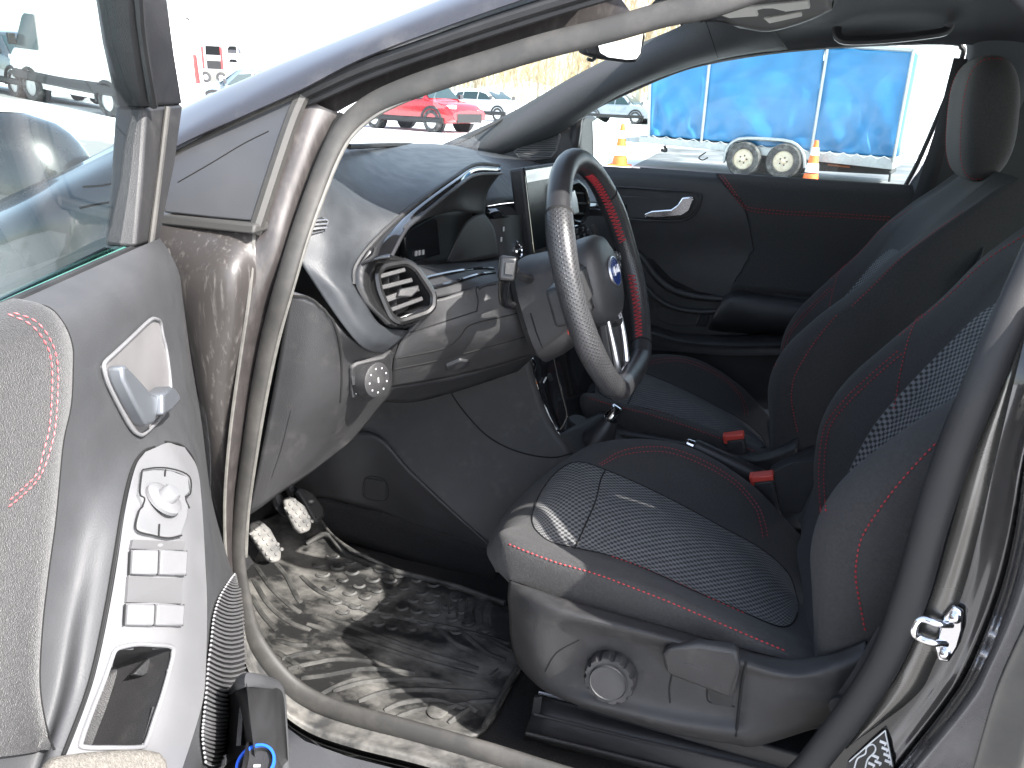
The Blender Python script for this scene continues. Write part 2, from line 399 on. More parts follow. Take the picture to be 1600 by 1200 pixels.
# black rubber strips and dusty channel between paint and seal
ch = MB()
c1 = [(470, 146), (500, 131), (570, 100), (668, 66), (755, 36), (851, 5), (960, -28)]
c2 = [(474, 160), (505, 147), (580, 114), (680, 78), (765, 49), (860, 19), (970, -14)]
ch.tube(P3([(x, y+3, -.028) for x, y in c1], S), .007, 8, sub=5)
ch.tube(P3([(x, y+2, -.016) for x, y in c2], S), .005, 8, sub=5)
ch.build('rubber_strip', M['rubber_black'], car)
ch = MB()
ch.patch([P3([(x, y-8, .005) for x, y in c2], S), P3([(x, y+10, .012) for x, y in c2], S),
          P3([(480, 215, .014), (522, 178, .014), (600, 140, .014), (700, 108, .014), (790, 82, .014), (880, 55, .014), (990, 25, .014)], S)], 5, 4)
ch.build('door_channel', M['jamb'], car)
# inner jamb band beside the seal, down the front pillar
jb = MB()
e0 = [(468, 143), (440, 225), (415, 300), (396, 352), (388, 450), (372, 560), (356, 680), (348, 790), (352, 900), (366, 1000), (390, 1085)]
e1 = [(500, 165), (482, 225), (452, 310), (428, 390), (408, 470), (388, 570), (372, 690), (362, 790), (364, 900), (380, 1000), (405, 1075)]
e2 = [(540, 180), (505, 250), (478, 325), (455, 400), (434, 480), (412, 575), (394, 690), (380, 790), (380, 900), (396, 990), (425, 1060)]
jb.patch([P3([(x, y, -.02) for x, y in e0], S), P3([(x, y, -.006) for x, y in e1], S), P3([(x, y, .022) for x, y in e2], S)], 5, 4)
jb.build('door_jamb', M['jamb'], car, label='brownish painted jamb beside the rubber seal')
k = MB(); k.tube(P3([(x+3, y, -.021) for x, y in e0], S), .0022, 6, sub=4); k.build('seam_sealer', M['sealant'], car)
k = MB(); k.tube(P3([(x-3, y, .010) for x, y in e2], S), .0075, 6, sub=4); k.build('seal_gap', M['seam'], car)
# quarter panel
q = MB(); qp = [(255, 250), (360, 190), (470, 146), (432, 250), (398, 346), (330, 341), (255, 333)]
q.slab(P3([(x, y, -.032) for x, y in qp], S), (0, .02, 0))
qo = q.build('quarter_panel', mat('filler panel grey', (.060, .062, .067), .45, mott=.06, bump=.1, bscale=900), car, bevel=.003, label='dark triangular filler panel behind the front pillar')
f = MB(); f.tube(P3([(474, 146, -.026), (455, 190, -.026), (428, 270, -.026), (402, 350, -.026), (396, 362, -.026)], S), .0085, 8)
f.tube(P3([(250, 255, -.03), (360, 197, -.03), (466, 150, -.03)], S), .004, 8)
f.build('panel_rubber', M['rubber'], car)
f = MB(); f.slab(P3([(250, 336, -.04), (398, 350, -.04), (396, 366, -.04), (250, 352, -.04)], S), (0, .03, 0))
f.build('belt_strip', M['rubber'], car, bevel=.003)
seam(qo, [(278, 285), (330, 255), (380, 225), (420, 205)], .0008, M['seam'], car, off=.0)
# hinge pillar below it, dirty
h = MB()
h.patch([P3([(235, 350, -.04), (300, 355, -.035), (360, 360, -.03), (398, 366, -.022)], S),
         P3([(240, 430, -.04), (305, 430, -.05), (360, 430, -.045), (400, 430, -.012)], S),
         P3([(260, 520, -.03), (310, 520, -.055), (360, 520, -.04), (392, 520, -.008)], S),
         P3([(280, 600, -.02), (315, 600, -.045), (350, 610, -.03), (378, 600, -.006)], S),
         P3([(300, 690, 0), (325, 690, -.02), (345, 690, -.018), (364, 690, -.004)], S),
         P3([(310, 800, .01), (330, 800, 0), (345, 800, 0), (358, 800, 0)], S),
         P3([(320, 960, .01), (340, 960, 0), (352, 960, 0), (366, 960, 0)], S)], 6, 6)
h.build('hinge_pillar', M['paint_dirty'], car, label='dirty painted hinge pillar with dried salt streaks')
# the seal: one closed loop of thick rubber
sealp = [(1320, -70, .013), (1130, 2, .013), (1040, 22, .013), (955, 46, .013), (854, 71, .0135), (770, 96, .0135), (668, 128, .0135), (600, 154, .013), (562, 177, .0125), (533, 207, .012), (512, 246, .0115),
         (490, 302, .0115), (466, 370, .0115), (442, 450, .0115), (420, 530, .011), (402, 620, .0105), (388, 710, .010), (376, 800, .010), (372, 870, .011), (379, 930, .013), (395, 993, .016), (433, 1050, .018), (474, 1086, .018),
         (532, 1112, .0175), (622, 1137, .0175), (762, 1177, .0175), (860, 1208, .0175), (1000, 1250, .0175), (1140, 1265, .0175), (1235, 1225, .0175), (1290, 1166, .0175), (1352, 1082, .0175), (1392, 1012, .0175), (1424, 925, .0175),
         (1452, 825, .017), (1491, 705, .017), (1530, 610, .0165), (1572, 510, .016), (1620, 400, .0155), (1680, 260, .015), (1700, 120, .014), (1560, -40, .013)]
pts = [S(a, b, 0) for a, b, _ in sealp]; rs_ = [r*(1.02 if r < .0137 else .93) for _, _, r in sealp]
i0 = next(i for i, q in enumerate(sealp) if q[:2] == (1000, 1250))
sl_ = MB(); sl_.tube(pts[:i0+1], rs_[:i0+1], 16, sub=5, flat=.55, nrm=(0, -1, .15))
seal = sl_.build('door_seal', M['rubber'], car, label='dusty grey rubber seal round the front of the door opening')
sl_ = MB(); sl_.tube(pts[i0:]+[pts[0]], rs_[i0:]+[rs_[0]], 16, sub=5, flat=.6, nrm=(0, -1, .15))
sl_.build('door_seal', M['seal_shaded'], car, label='same door seal along the centre pillar, coloured darker for its shade')
k = MB(); k.tube([S(x, y, .004) for x, y in ((1060, 33), (965, 57), (864, 83), (778, 109), (676, 141), (610, 168), (574, 190), (546, 218), (526, 255), (505, 308), (480, 376), (456, 455), (434, 535), (415, 625), (400, 714), (388, 800), (384, 870))], .0024, 6, sub=4); k.build('seal_lip', M['sealant'], car)
# sill below the seal
so_ = [(372, 955), (386, 1022), (432, 1082), (480, 1118), (547, 1142), (650, 1168), (777, 1205), (900, 1240), (1060, 1290)]
s = MB()
s.patch([P3([(x+8, y-14, .0) for x, y in so_], S), P3([(x, y+2, -.02) for x, y in so_], S), P3([(x, y+14, -.035) for x, y in so_], S), P3([(x+2, y+26, -.04) for x, y in so_], S)], 5, 5)
s.build('sill', mat('dusty sill paint', (.06, .06, .06), .4, metal=.3, coat=.4, dust=.85, dcol=(.22, .21, .19), dscale=26, dlo=.40, dhi=.75), car, label='dusty painted sill edge under the seal')
s = MB(); s.patch([P3([(x+2, y+25, -.037) for x, y in so_], S), P3([(x+2, y+33, -.02) for x, y in so_], S), P3([(x+2, y+36, -.05) for x, y in so_], S)], 4, 3)
s.build('sill_gap', M['rubber_black'], car)
s = MB(); so3 = [Z(x, y+40, .26) for x, y in so_]
s.grid([[S(x, y+36, -.05)+np.array([0, -.005, -.0]) for x, y in so_], [S(x, y+36, -.05)+np.array([0, .02, -.2]) for x, y in so_]], face=CPOS)
s.build('rocker_panel', M['paint'], car)

# ---- B pillar jamb and rear door edge
b0 = [(1662, 400), (1600, 500), (1560, 590), (1512, 705), (1476, 825), (1447, 925), (1405, 1030), (1372, 1085), (1310, 1165), (1262, 1225), (1200, 1290)]
def bsh(d): return [(x+d*max(.55, min(1.12, .55+(y-450)/700)), y+d*.10) for x, y in b0]
b1, b2, b3, b4, b5 = bsh(9), bsh(50), bsh(78), bsh(100), bsh(112)
j = MB(); j.patch([P3([(x-18, y, .02) for x, y in b0], S), P3([(x, y, .012) for x, y in b0], S), P3([(x, y, .004) for x, y in b1], S)], 5, 3)
j.build('pillar_gap', M['rubber_black'], car)
j = MB(); j.patch([P3([(x-2, y, .006) for x, y in b1], S), P3([(x, y, .002) for x, y in b2], S), P3([(x, y, -.004) for x, y in b3], S), P3([(x, y, -.006) for x, y in b4], S), P3([(x+10, y, .03) for x, y in b4], S)], 5, 5)
bp = j.build('b_pillar', mat('dark jamb paint', (.03, .029, .028), .2, metal=.5, coat=1.0, mott=.1), car, label='dark glossy pillar jamb carrying the striker')
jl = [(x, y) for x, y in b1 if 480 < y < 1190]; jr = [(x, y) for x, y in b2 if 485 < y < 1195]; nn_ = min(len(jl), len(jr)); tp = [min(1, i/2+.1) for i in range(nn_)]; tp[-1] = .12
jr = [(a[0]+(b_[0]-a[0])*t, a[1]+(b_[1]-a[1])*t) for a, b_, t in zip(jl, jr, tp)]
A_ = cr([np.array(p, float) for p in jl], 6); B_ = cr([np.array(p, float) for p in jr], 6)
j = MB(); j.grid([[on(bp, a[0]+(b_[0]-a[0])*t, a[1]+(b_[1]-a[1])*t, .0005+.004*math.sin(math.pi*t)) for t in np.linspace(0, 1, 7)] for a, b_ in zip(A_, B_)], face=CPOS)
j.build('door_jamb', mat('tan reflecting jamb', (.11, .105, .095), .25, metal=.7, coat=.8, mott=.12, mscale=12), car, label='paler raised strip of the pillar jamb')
b6 = [(x+14, y+2) for x, y in b5]; b7 = [(x+60, y+12) for x, y in b5]; b8 = [(x+190, y+30) for x, y in b5]
j = MB(); j.patch([P3([(x+2, y, .0) for x, y in b4], S), P3([(x+1, y, -.030) for x, y in b4], S), P3([(x, y, -.046) for x, y in b5], S), P3([(x, y, -.056) for x, y in b6], S), P3([(x, y, -.062) for x, y in b7], S), P3([(x, y, -.08) for x, y in b8], S)], 5, 5)
rdo = j.build('rear_door', M['paint_dark'], car, label='edge of the closed rear door')
j = MB(); j.patch([[on(rdo, *p, .004) for p in r] for r in ([(1640, 900), (1585, 1010), (1552, 1090), (1518, 1210)], [(1650, 905), (1600, 1015), (1568, 1095), (1536, 1210)])]+[[on(rdo, *p, .010) for p in ((1658, 910), (1640, 1020), (1625, 1100), (1600, 1210))]], 5, 4)
j.build('reflection_strip', mat('tan reflection strip', (.06, .056, .05), .7, mott=.15, dust=.3, dcol=(.14, .13, .11)), car, thick=.003)  # tan strip paints the ground's reflection onto the rear door
# striker
st = sub('striker', S(1470, 985, -.03), 'chrome door striker bolted to the jamb')
n0 = onrm(bp, 1480, 985); c = on(bp, 1484, 985, .002)
def tang(o, a, b): v = on(o, *b)-on(o, *a); return v/np.linalg.norm(v)
tu = tang(bp, (1470, 1040), (1500, 930)); tr_ = np.cross(tu, n0); tr_ /= np.linalg.norm(tr_)
if tr_ @ CR_ < 0: tr_ = -tr_
k = MB(); k.slab([c+tu*a+tr_*b+n0*.001 for a, b in ((.032, -.003), (.030, .006), (.010, .010), (-.010, .010), (-.030, .006), (-.032, -.003), (-.018, -.009), (.018, -.009))], n0*.006)
k.build('base_plate', M['chrome'], st, bevel=.002)
k = MB(); ff = -tr_*.024+n0*.010
k.tube([c+tu*.011+n0*.004, c+tu*.011+ff*.5+n0*.006, c+tu*.011+ff, c+tu*.006+ff*1.22, c-tu*.006+ff*1.22, c-tu*.011+ff, c-tu*.011+ff*.5+n0*.006, c-tu*.011+n0*.004], .0042, 10, sub=4)
k.build('loop', M['chrome'], st)
for s_ in (.021, -.021):
    k = MB(); k.lathe([(.0055, 0), (.0055, .003), (.0035, .005), (0, .006)], c+tu*s_+n0*.007+tr_*.001, n0, 12); k.build('bolt', M['chrome'], st)
# warning sticker, bottom right: white line drawing of a car and blocks of lettering
sk = sub('warning_sticker', on(bp, 1372, 1178, .001), 'black sticker with a white car outline and lettering')
sc0 = on(bp, 1375, 1170, .003); sn0 = onrm(bp, 1375, 1170)
def bpl(x, y, off=.0012): return PL(x, y, sc0+sn0*off, sn0)
k = MB(); cs = [bpl(x, y) for x, y in ((1325, 1190), (1378, 1143), (1386, 1146), (1397, 1196), (1392, 1230), (1318, 1230))]
k.slab(cs, onrm(bp, 1370, 1180)*.0006); k.build('sticker_base', mat('black sticker', (.008, .008, .008), .4), sk)
k = MB(); k.tube([bpl(x, y, .0022) for x, y in ((1327, 1190), (1378, 1146), (1384, 1148), (1394, 1197))], .0007, 6, sub=3)
k.tube([bpl(x, y, .0022) for x, y in ((1335, 1200), (1340, 1185), (1352, 1178), (1354, 1168), (1363, 1163), (1368, 1168), (1366, 1176), (1356, 1186), (1352, 1200))], .0008, 6, sub=3)
k.build('car_outline', M['white'], sk)
k = MB()
for x, y, t in ((1380, 1160, 0), (1383, 1170, 1), (1386, 1180, 0), (1388, 1190, 1), (1368, 1182, 1), (1372, 1191, 0), (1362, 1194, 0)):
    a = bpl(x, y, .0022); k.box(a, tr_*.0034, tu*.0016, n0*.0004)
    k.box(a+tr_*.0028-tu*.0026, tr_*.0012, tu*.0012, n0*.0004)
k.build('lettering', M['white'], sk, kind='stuff')

# ---- cabin floor and dark linings
f = MB(); f.abox(-.95, .95, -.69, .69, .22, .285); f.build('carpet', M['carpet'], car, bevel=.01)
f = MB(); f.patch([[(-.62, -.68, .28), (-.62, -.4, .28), (-.62, -.1, .28)], [(-.72, -.68, .36), (-.72, -.4, .36), (-.72, -.1, .36)], [(-.82, -.68, .52), (-.82, -.4, .52), (-.82, -.1, .52)], [(-.84, -.68, .9), (-.84, -.4, .9), (-.84, -.1, .9)]], 4, 4)
f.build('bulkhead', M['carpet'], car, thick=.01)
f = MB(); f.abox(-.86, -.30, .02, .62, .28, .90); f.abox(-.80, .62, -.09, .10, .285, .44); f.build('inner_structure', M['carpet'], car, bevel=.02)
f = MB(); f.grid([[(-.84, -.69, .28), (-.60, -.69, .28), (-.435, -.69, .28)], [(-.84, -.69, .98), (-.60, -.69, .98), (-.40, -.69, .98)]], face=CPOS); f.build('side_lining', M['carpet'], car, thick=.01)
f = MB(); f.abox(-.84, -.42, -.672, -.02, .66, .985); f.build('dash_core', M['rubber_black'], car, bevel=.01)
# tunnel side and lower trim
cs_ = MB(); cs_.patch([P3(r, Y) for r in (
    [(560, 590, -.17), (600, 600, -.16), (690, 575, -.13), (760, 562, -.11), (825, 545, -.09)],
    [(545, 640, -.19), (600, 640, -.165), (690, 625, -.135), (770, 612, -.11), (838, 600, -.09)],
    [(565, 680, -.20), (610, 690, -.18), (700, 680, -.145), (785, 668, -.118), (862, 662, -.095)],
    [(625, 735, -.205), (655, 740, -.19), (730, 735, -.16), (805, 718, -.13), (895, 706, -.10)],
    [(700, 800, -.21), (715, 800, -.20), (765, 790, -.175), (825, 770, -.15), (905, 745, -.12)],
    [(765, 856, -.215), (775, 855, -.20), (800, 840, -.185), (840, 815, -.17), (910, 780, -.14)])], 6, 6)
cso = cs_.build('tunnel_side', M['plastic'], car, thick=.004)
seam(cso, [(690, 583), (715, 630), (760, 680), (810, 706), (862, 715), (895, 708)], .0016, M['seam'], car, name='trim_gap')
lt = MB(); lt.patch([P3(r, Y) for r in (
    [(425, 735, -.27), (500, 690, -.24), (580, 676, -.205), (640, 735, -.205), (705, 797, -.21), (772, 858, -.215)],
    [(455, 765, -.26), (515, 735, -.245), (585, 735, -.215), (640, 775, -.212), (700, 820, -.213), (768, 860, -.216)],
    [(478, 775, -.255), (530, 782, -.245), (590, 803, -.22), (640, 822, -.216), (700, 843, -.215), (766, 866, -.216)])], 6, 6)
lto = lt.build('footwell_trim', M['plastic_dark'], car, thick=.004)
k = MB(); k.slab([on(lto, x, y, .003) for x, y in ((573, 746), (602, 752), (604, 778), (599, 782), (570, 776), (569, 750))], onrm(lto, 588, 765)*-.004); k.build('access_cap', M['plastic_dark'], car, bevel=.001)
seam(lto, [(572, 746), (602, 751), (604, 780), (570, 777)], .0009, M['seam'], car, closed=True, n=6)
k = MB(); k.patch([P3(r, Y) for r in ([(470, 770, -.255), (590, 800, -.222), (770, 862, -.218)], [(470, 830, -.24), (590, 860, -.22), (775, 930, -.21)])], 6, 4); k.build('tunnel_carpet', M['carpet'], car, thick=.01)

# ---- pedals
def pedal(px, pz, yy, label, arm, ribs):
    e = sub('pedal', Y(*px[0], yy), label); pl = [Y(x, y, yy) for x, y in px]
    c = sum(pl)/len(pl); nn = np.array([.75, -.25, .62]); nn /= np.linalg.norm(nn)
    pl = [PL(x, y, c, nn) for x, y in px]
    k = MB(); k.slab(pl, -nn*.014); k.build('pad', M[pz], e, bevel=.005, seg=3)
    k = MB(); k.tube([c-nn*.012, c-nn*.05+np.array([-.02, 0, .05]), c+np.array([-.06, 0, .2])], .011, 8); k.build('arm', M['plastic_dark'], e)
    k = MB(); a = max(pl, key=lambda p: p[2])-min(pl, key=lambda p: p[2]); L = np.linalg.norm(a); a /= L; bb = np.cross(a, nn)
    for i in range(ribs):
        for t in ((-.3, 0, .3) if ribs > 4 else (0,)):
            k.lathe([(.0032, 0), (.0032, .002), (0, .002)], c+a*L*(.33-.66*i/(ribs-1))+bb*.04*t, nn, 8)
    k.build('grip_dots', M[pz], e, kind='stuff')
pedal([(392, 816), (408, 811), (424, 826), (441, 858), (440, 875), (428, 879), (418, 872), (400, 846), (391, 832)], 'pedal', -.545, 'clutch pedal with a dusty sunlit pad', 0, 6)
pedal([(444, 778), (456, 774), (478, 790), (489, 812), (486, 828), (472, 833), (462, 824), (448, 796)], 'pedal', -.40, 'brake pedal with a worn dusty pad', 0, 6)
pedal([(470, 760), (490, 768), (507, 792), (509, 806), (494, 818), (486, 806), (474, 784), (462, 766)], 'rubber_black', -.335, 'black accelerator pedal behind the brake pedal', 0, 3)

# ---- windscreen and passenger pillar trim, headliner
WS = [Y(*a) for a in ((470, 262, -.60), (560, 229, -.45), (640, 226, 0), (700, 233, .35), (735, 246, .60))]
WT = [Y(*a) for a in ((1010, 30, -.50), (1020, 15, -.30), (1040, 5, 0), (1080, 15, .35), (1098, 36, .55))]
g = MB(); mm = [(a+b)/2+np.array([-.03, 0, .03]) for a, b in zip(WS, WT)]
g.patch([WS, mm, WT], 6, 6); g.build('windscreen', M['glass_clear'], car, label='windscreen pane')
pt = MB(); pt.patch([P3(r, Y) for r in (
    [(690, 226, .64), (790, 180, .64), (900, 117, .63), (1000, 68, .61), (1060, 42, .59), (1092, 18, .57), (1120, -20, .55)],
    [(725, 236, .61), (815, 194, .61), (915, 134, .60), (1020, 84, .58), (1078, 62, .56), (1118, 36, .54), (1150, -5, .52)],
    [(760, 243, .62), (850, 203, .62), (940, 152, .61), (1040, 104, .595), (1105, 84, .58), (1160, 66, .57), (1200, 40, .55)],
    [(780, 252, .66), (868, 212, .66), (965, 150, .66), (1055, 113, .645), (1120, 94, .635), (1180, 83, .63), (1230, 78, .62)])], 5, 5)
pto = pt.build('pillar_trim', M['trim_cloth'], car, thick=.004, label='grey windscreen pillar trim on the passenger side')
seam(pto, [(1102, 30), (1112, 60), (1122, 90)], .001, M['seam'], car)
k = MB(); k.tube(P3([(545, 229, -.5), (640, 226, 0), (700, 230, .4), (790, 184, .645), (900, 120, .635), (1000, 72, .615), (1060, 46, .6), (1092, 34, .57), (1094, 26, .5)], Y), .004, 6, sub=5); k.build('windscreen_edge', M['rubber_black'], car)
hl = MB(); hl.patch([
    [Y(985, 40, -.50), Y(1010, 18, -.30), Y(1040, 6, 0), Y(1078, 18, .35), Y(1100, 32, .54), Y(1118, 60, .60), Y(1130, 92, .64)],
    [(.12, -.53, 1.335), (.12, -.30, 1.40), (.12, 0, 1.42), (.12, .30, 1.40), (.15, .50, 1.375), Y(1210, 55, .60), Y(1210, 79, .65)],
    [(.35, -.54, 1.36), (.35, -.30, 1.43), (.35, 0, 1.45), (.35, .30, 1.43), (.35, .50, 1.405), Y(1330, 40, .62), Y(1330, 69, .66)],
    [(.60, -.54, 1.36), (.60, -.30, 1.44), (.60, 0, 1.46), (.60, .30, 1.44), (.60, .50, 1.41), Y(1440, 40, .63), Y(1430, 66, .67)],
    [(1.1, -.54, 1.33), (1.1, -.30, 1.42), (1.1, 0, 1.44), (1.1, .30, 1.42), (1.1, .50, 1.39), (1.1, .60, 1.36), (1.1, .66, 1.32)],
    [(1.7, -.54, 1.25), (1.7, -.30, 1.33), (1.7, 0, 1.35), (1.7, .30, 1.33), (1.7, .50, 1.31), (1.7, .60, 1.28), (1.7, .66, 1.25)]], 5, 5)
hl.build('headliner', M['headliner'], car, label='black roof lining')
rf = MB(); rf.patch([[(-.12, -.50, 1.335), (-.12, -.3, 1.42), (-.13, 0, 1.45), (-.12, .3, 1.43), (-.10, .56, 1.40), (-.06, .64, 1.36)], [(.15, -.565, 1.385), (.15, -.3, 1.48), (.15, 0, 1.51), (.15, .3, 1.49), (.15, .56, 1.44), (.15, .66, 1.385)], [(.6, -.58, 1.41), (.6, -.3, 1.51), (.6, 0, 1.54), (.6, .3, 1.52), (.6, .57, 1.47), (.6, .68, 1.40)], [(1.2, -.58, 1.39), (1.2, -.3, 1.49), (1.2, 0, 1.52), (1.2, .3, 1.50), (1.2, .57, 1.45), (1.2, .68, 1.38)], [(1.75, -.56, 1.31), (1.75, -.3, 1.41), (1.75, 0, 1.44), (1.75, .3, 1.42), (1.75, .57, 1.37), (1.75, .68, 1.30)]], 5, 5)
rf.build('roof', M['paint'], car)
k = MB(); k.patch([[(-.72, y, .955-.10*y*y) for y in (-.70, -.35, 0, .35, .70)], [(-1.1, y, .915-.09*y*y) for y in (-.70, -.35, 0, .35, .70)], [(-1.5, y*.95, .83-.09*y*y) for y in (-.70, -.35, 0, .35, .70)], [(-1.72, y*.9, .62) for y in (-.70, -.35, 0, .35, .70)], [(-1.75, y*.9, .3) for y in (-.70, -.35, 0, .35, .70)]], 5, 5); k.build('bonnet', M['paint_dark'], car, thick=.004)
# rear left side: closes the cabin behind the front door (door skin, its glass and the rear end)
k = MB(); k.grid([[(.46, -.72, .3), (1.2, -.72, .3), (1.7, -.70, .4)], [(.50, -.72, .95), (1.2, -.72, .97), (1.7, -.70, 1.0)]]); k.build('rear_side', M['plastic_dark'], car, thick=.03)
k = MB(); k.grid([[(.50, -.70, .95), (1.35, -.70, .97)], [(.66, -.56, 1.33), (1.30, -.56, 1.31)]]); k.build('rear_window', M['glassgreen'], car)
k = MB(); k.slab([(.44, -.70, .95), (.60, -.70, .95), (.72, -.56, 1.34), (.55, -.56, 1.34)], (0, .05, 0)); k.build('pillar_trim', M['plastic_dark'], car, bevel=.01); k = MB(); k.slab([(1.35, -.70, .96), (1.75, -.70, .96), (1.75, -.58, 1.28), (1.25, -.58, 1.33)], (0, .05, 0)); k.build('pillar_trim', M['plastic_dark'], car, bevel=.01)
k = MB(); k.grid([[(1.75, -.7, .3), (1.75, .7, .3)], [(1.75, -.7, .98), (1.75, .7, .98)]]); k.build('tailgate', M['plastic_dark'], car, thick=.03)
k = MB(); k.grid([[(1.75, -.68, .98), (1.75, .68, .98)], [(1.72, -.58, 1.32), (1.72, .66, 1.32)]]); k.build('rear_window', M['glass'], car)
k = MB(); k.grid([[(.80, .69, .97), (1.74, .69, .97)], [(.86, .69, 1.36), (1.70, .69, 1.32)]]); k.build('rear_window', M['glass'], car)
k = MB(); k.tube(P3([(1100, 96, .655), (1200, 81, .66), (1330, 70, .675), (1440, 66, .68)], Y), .006, 6); k.build('window_rubber', M['rubber_black'], car)

# overhead console, grab handle, mirror
oc = sub('overhead_console', Y(1180, 20, .1), 'pale roof console with lamp and visor clips')
k = MB(); k.patch([P3(r, Y) for r in ([(1108, -8, -.05), (1165, -16, .0), (1235, -22, .05), (1300, -25, .1)], [(1118, 22, .0), (1180, 10, .02), (1240, 2, .06), (1300, -6, .1)], [(1155, 44, .05), (1200, 48, .06), (1255, 34, .09), (1300, 16, .12)], [(1170, 40, .12), (1210, 42, .13), (1265, 26, .15), (1305, 4, .18)])], 4, 4)
k.build('housing', mat('warm grey plastic', (.13, .13, .125), .55), oc, thick=.004)
k = MB(); k.slab(P3([(1110, 20, -.06), (1150, 12, -.04), (1264, 0, .0), (1266, 14, .0), (1228, 19, .0), (1200, 12, -.01), (1182, 17, -.02), (1185, 26, -.02), (1140, 29, -.05)], Y), np.array([0, .008, .004])); k.build('lamp_bezel', M['visor'], oc, bevel=.002)
k = MB(); k.slab(P3([(1193, 29, .0), (1252, 19, .02), (1253, 26, .02), (1202, 37, .0)], Y), np.array([0, .006, .003])); k.build('lens', M['visor'], oc, bevel=.001)
gh = sub('grab_handle', Y(1400, 45, .6), 'folded roof grab handle above the passenger window')
k = MB(); k.tube(P3([(1308, 44, .60), (1310, 58, .59), (1330, 64, .585), (1400, 60, .585), (1465, 52, .59), (1480, 46, .60), (1484, 36, .60)], Y), .011, 8, flat=.7); k.build('grip', M['plastic_dark'], gh)
k = MB()
for x, y in ((1326, 24), (1468, 14)):
    k = MB(); k.box(Y(x, y, .605), (.02, 0, 0), (0, .012, 0), (0, 0, .014)); k.build('mount', M['plastic_dark'], gh, bevel=.006)
rm = sub('rear_view_mirror', Y(965, 72, -.02), 'rear view mirror reflecting the white yard')
mp = np.array(Y(968, 72, -.02)); mn = np.array([.796, -.60, -.045]); mn /= np.linalg.norm(mn)
mo = [(915, 72), (925, 64), (960, 55), (1000, 44), (1008, 46), (1010, 58), (1004, 88), (996, 98), (980, 98), (940, 92), (918, 84)]
k = MB(); k.slab([PL(x, y, mp, mn) for x, y in mo], -mn*.028); k.build('housing', M['plastic_dark'], rm, bevel=.006, seg=3)
mg = [(934, 66), (962, 58), (1001, 47), (1005, 52), (1000, 84), (994, 92), (980, 93), (950, 89), (938, 82)]
k = MB(); k.slab([PL(x, y, mp+mn*.0035, mn) for x, y in mg], -mn*.002); k.build('glass', M['mirror'], rm)
k = MB(); k.tube([mp-mn*.02, mp-mn*.06+np.array([-.02, 0, .01]), mp+np.array([-.10, .06, .05])], [.012, .011, .016], 8); k.build('stalk', M['plastic_dark'], rm)
k = MB(); k.slab([PL(x, y, mp+mn*.004, mn) for x, y in ((916, 73), (928, 66), (932, 84), (919, 83))], -mn*.003); k.build('side_face', M['dash_top'], rm)
k = MB(); k.tube([PL(x, y, mp, mn) for x, y in ((930, 91), (925, 94), (918, 92))], .003, 6); k.build('tab', M['plastic_dark'], rm)
# ================================================================ DASHBOARD
dash = sub('dashboard', (-.4, 0, .6), 'charcoal dashboard with soft top')
G = [(780, 259, -.17), (742, 258, -.27), (702, 283, -.39), (642, 326, -.50), (590, 373, -.575), (557, 415, -.615), (553, 442, -.625), (571, 474, -.62), (597, 509, -.60), (640, 518, -.53)]
I_ = [(782, 271, -.178), (742, 273, -.284), (713, 291, -.398), (655, 338, -.508), (633, 358, -.560), (610, 400, -.610)]
Md = [(750, 244, .0), (708, 246, -.10), (655, 258, -.30), (592, 288, -.49), (547, 330, -.595), (521, 380, -.65), (513, 420, -.668), (537, 462, -.665), (580, 526, -.635), (618, 540, -.56)]
Od = [(748, 236, .52), (700, 226, .27), (612, 224, -.12), (548, 229, -.44), (498, 255, -.605), (476, 325, -.665), (464, 388, -.69), (492, 445, -.685), (560, 537, -.65), (600, 552, -.58)]
d1 = MB(); d1.patch([P3(Od, Y), P3(Md, Y), P3(G, Y)], 7, 8)
dtop = d1.build('dash_top', M['dash_top'], dash, thick=.004)
d1 = MB(); d1.patch([P3(r, Y) for r in ([(690, 255, .3), (725, 236, .40), (765, 238, .56), (845, 256, .64), (960, 300, .66)], [(705, 290, .0), (750, 262, .0), (800, 268, .25), (870, 285, .45), (960, 310, .62)], [(715, 330, -.10), (768, 318, -.11), (815, 313, .02), (880, 313, .28), (960, 318, .6)])], 6, 6)
d1.build('passenger_pad', M['dash_top'], dash, thick=.004)
d1 = MB(); d1.patch([P3(r, Y) for r in ([(720, 330, -.10), (764, 322, -.11), (815, 316, .02), (890, 316, .3), (980, 320, .62)], [(725, 336, -.11), (772, 330, -.12), (815, 325, .01), (890, 325, .29), (980, 328, .61)], [(730, 345, -.11), (782, 341, -.12), (820, 337, .01), (890, 337, .29), (980, 338, .61)])], 5, 5)
d1.build('trim_strip', M['gloss'], dash, label='gloss black trim strip reflecting the sky')
d1 = MB(); d1.patch([P3(r, Y) for r in ([(725, 345, -.11), (774, 338, -.12), (830, 336, .01), (960, 338, .55)], [(730, 385, -.11), (786, 385, -.12), (835, 385, .02), (960, 385, .55)], [(740, 432, -.11), (800, 432, -.12), (840, 440, .02), (960, 440, .5)], [(750, 500, -.11), (800, 500, -.12), (845, 520, .0), (960, 520, .45)])], 5, 5)
cface = d1.build('centre_face', M['plastic_dark'], dash)
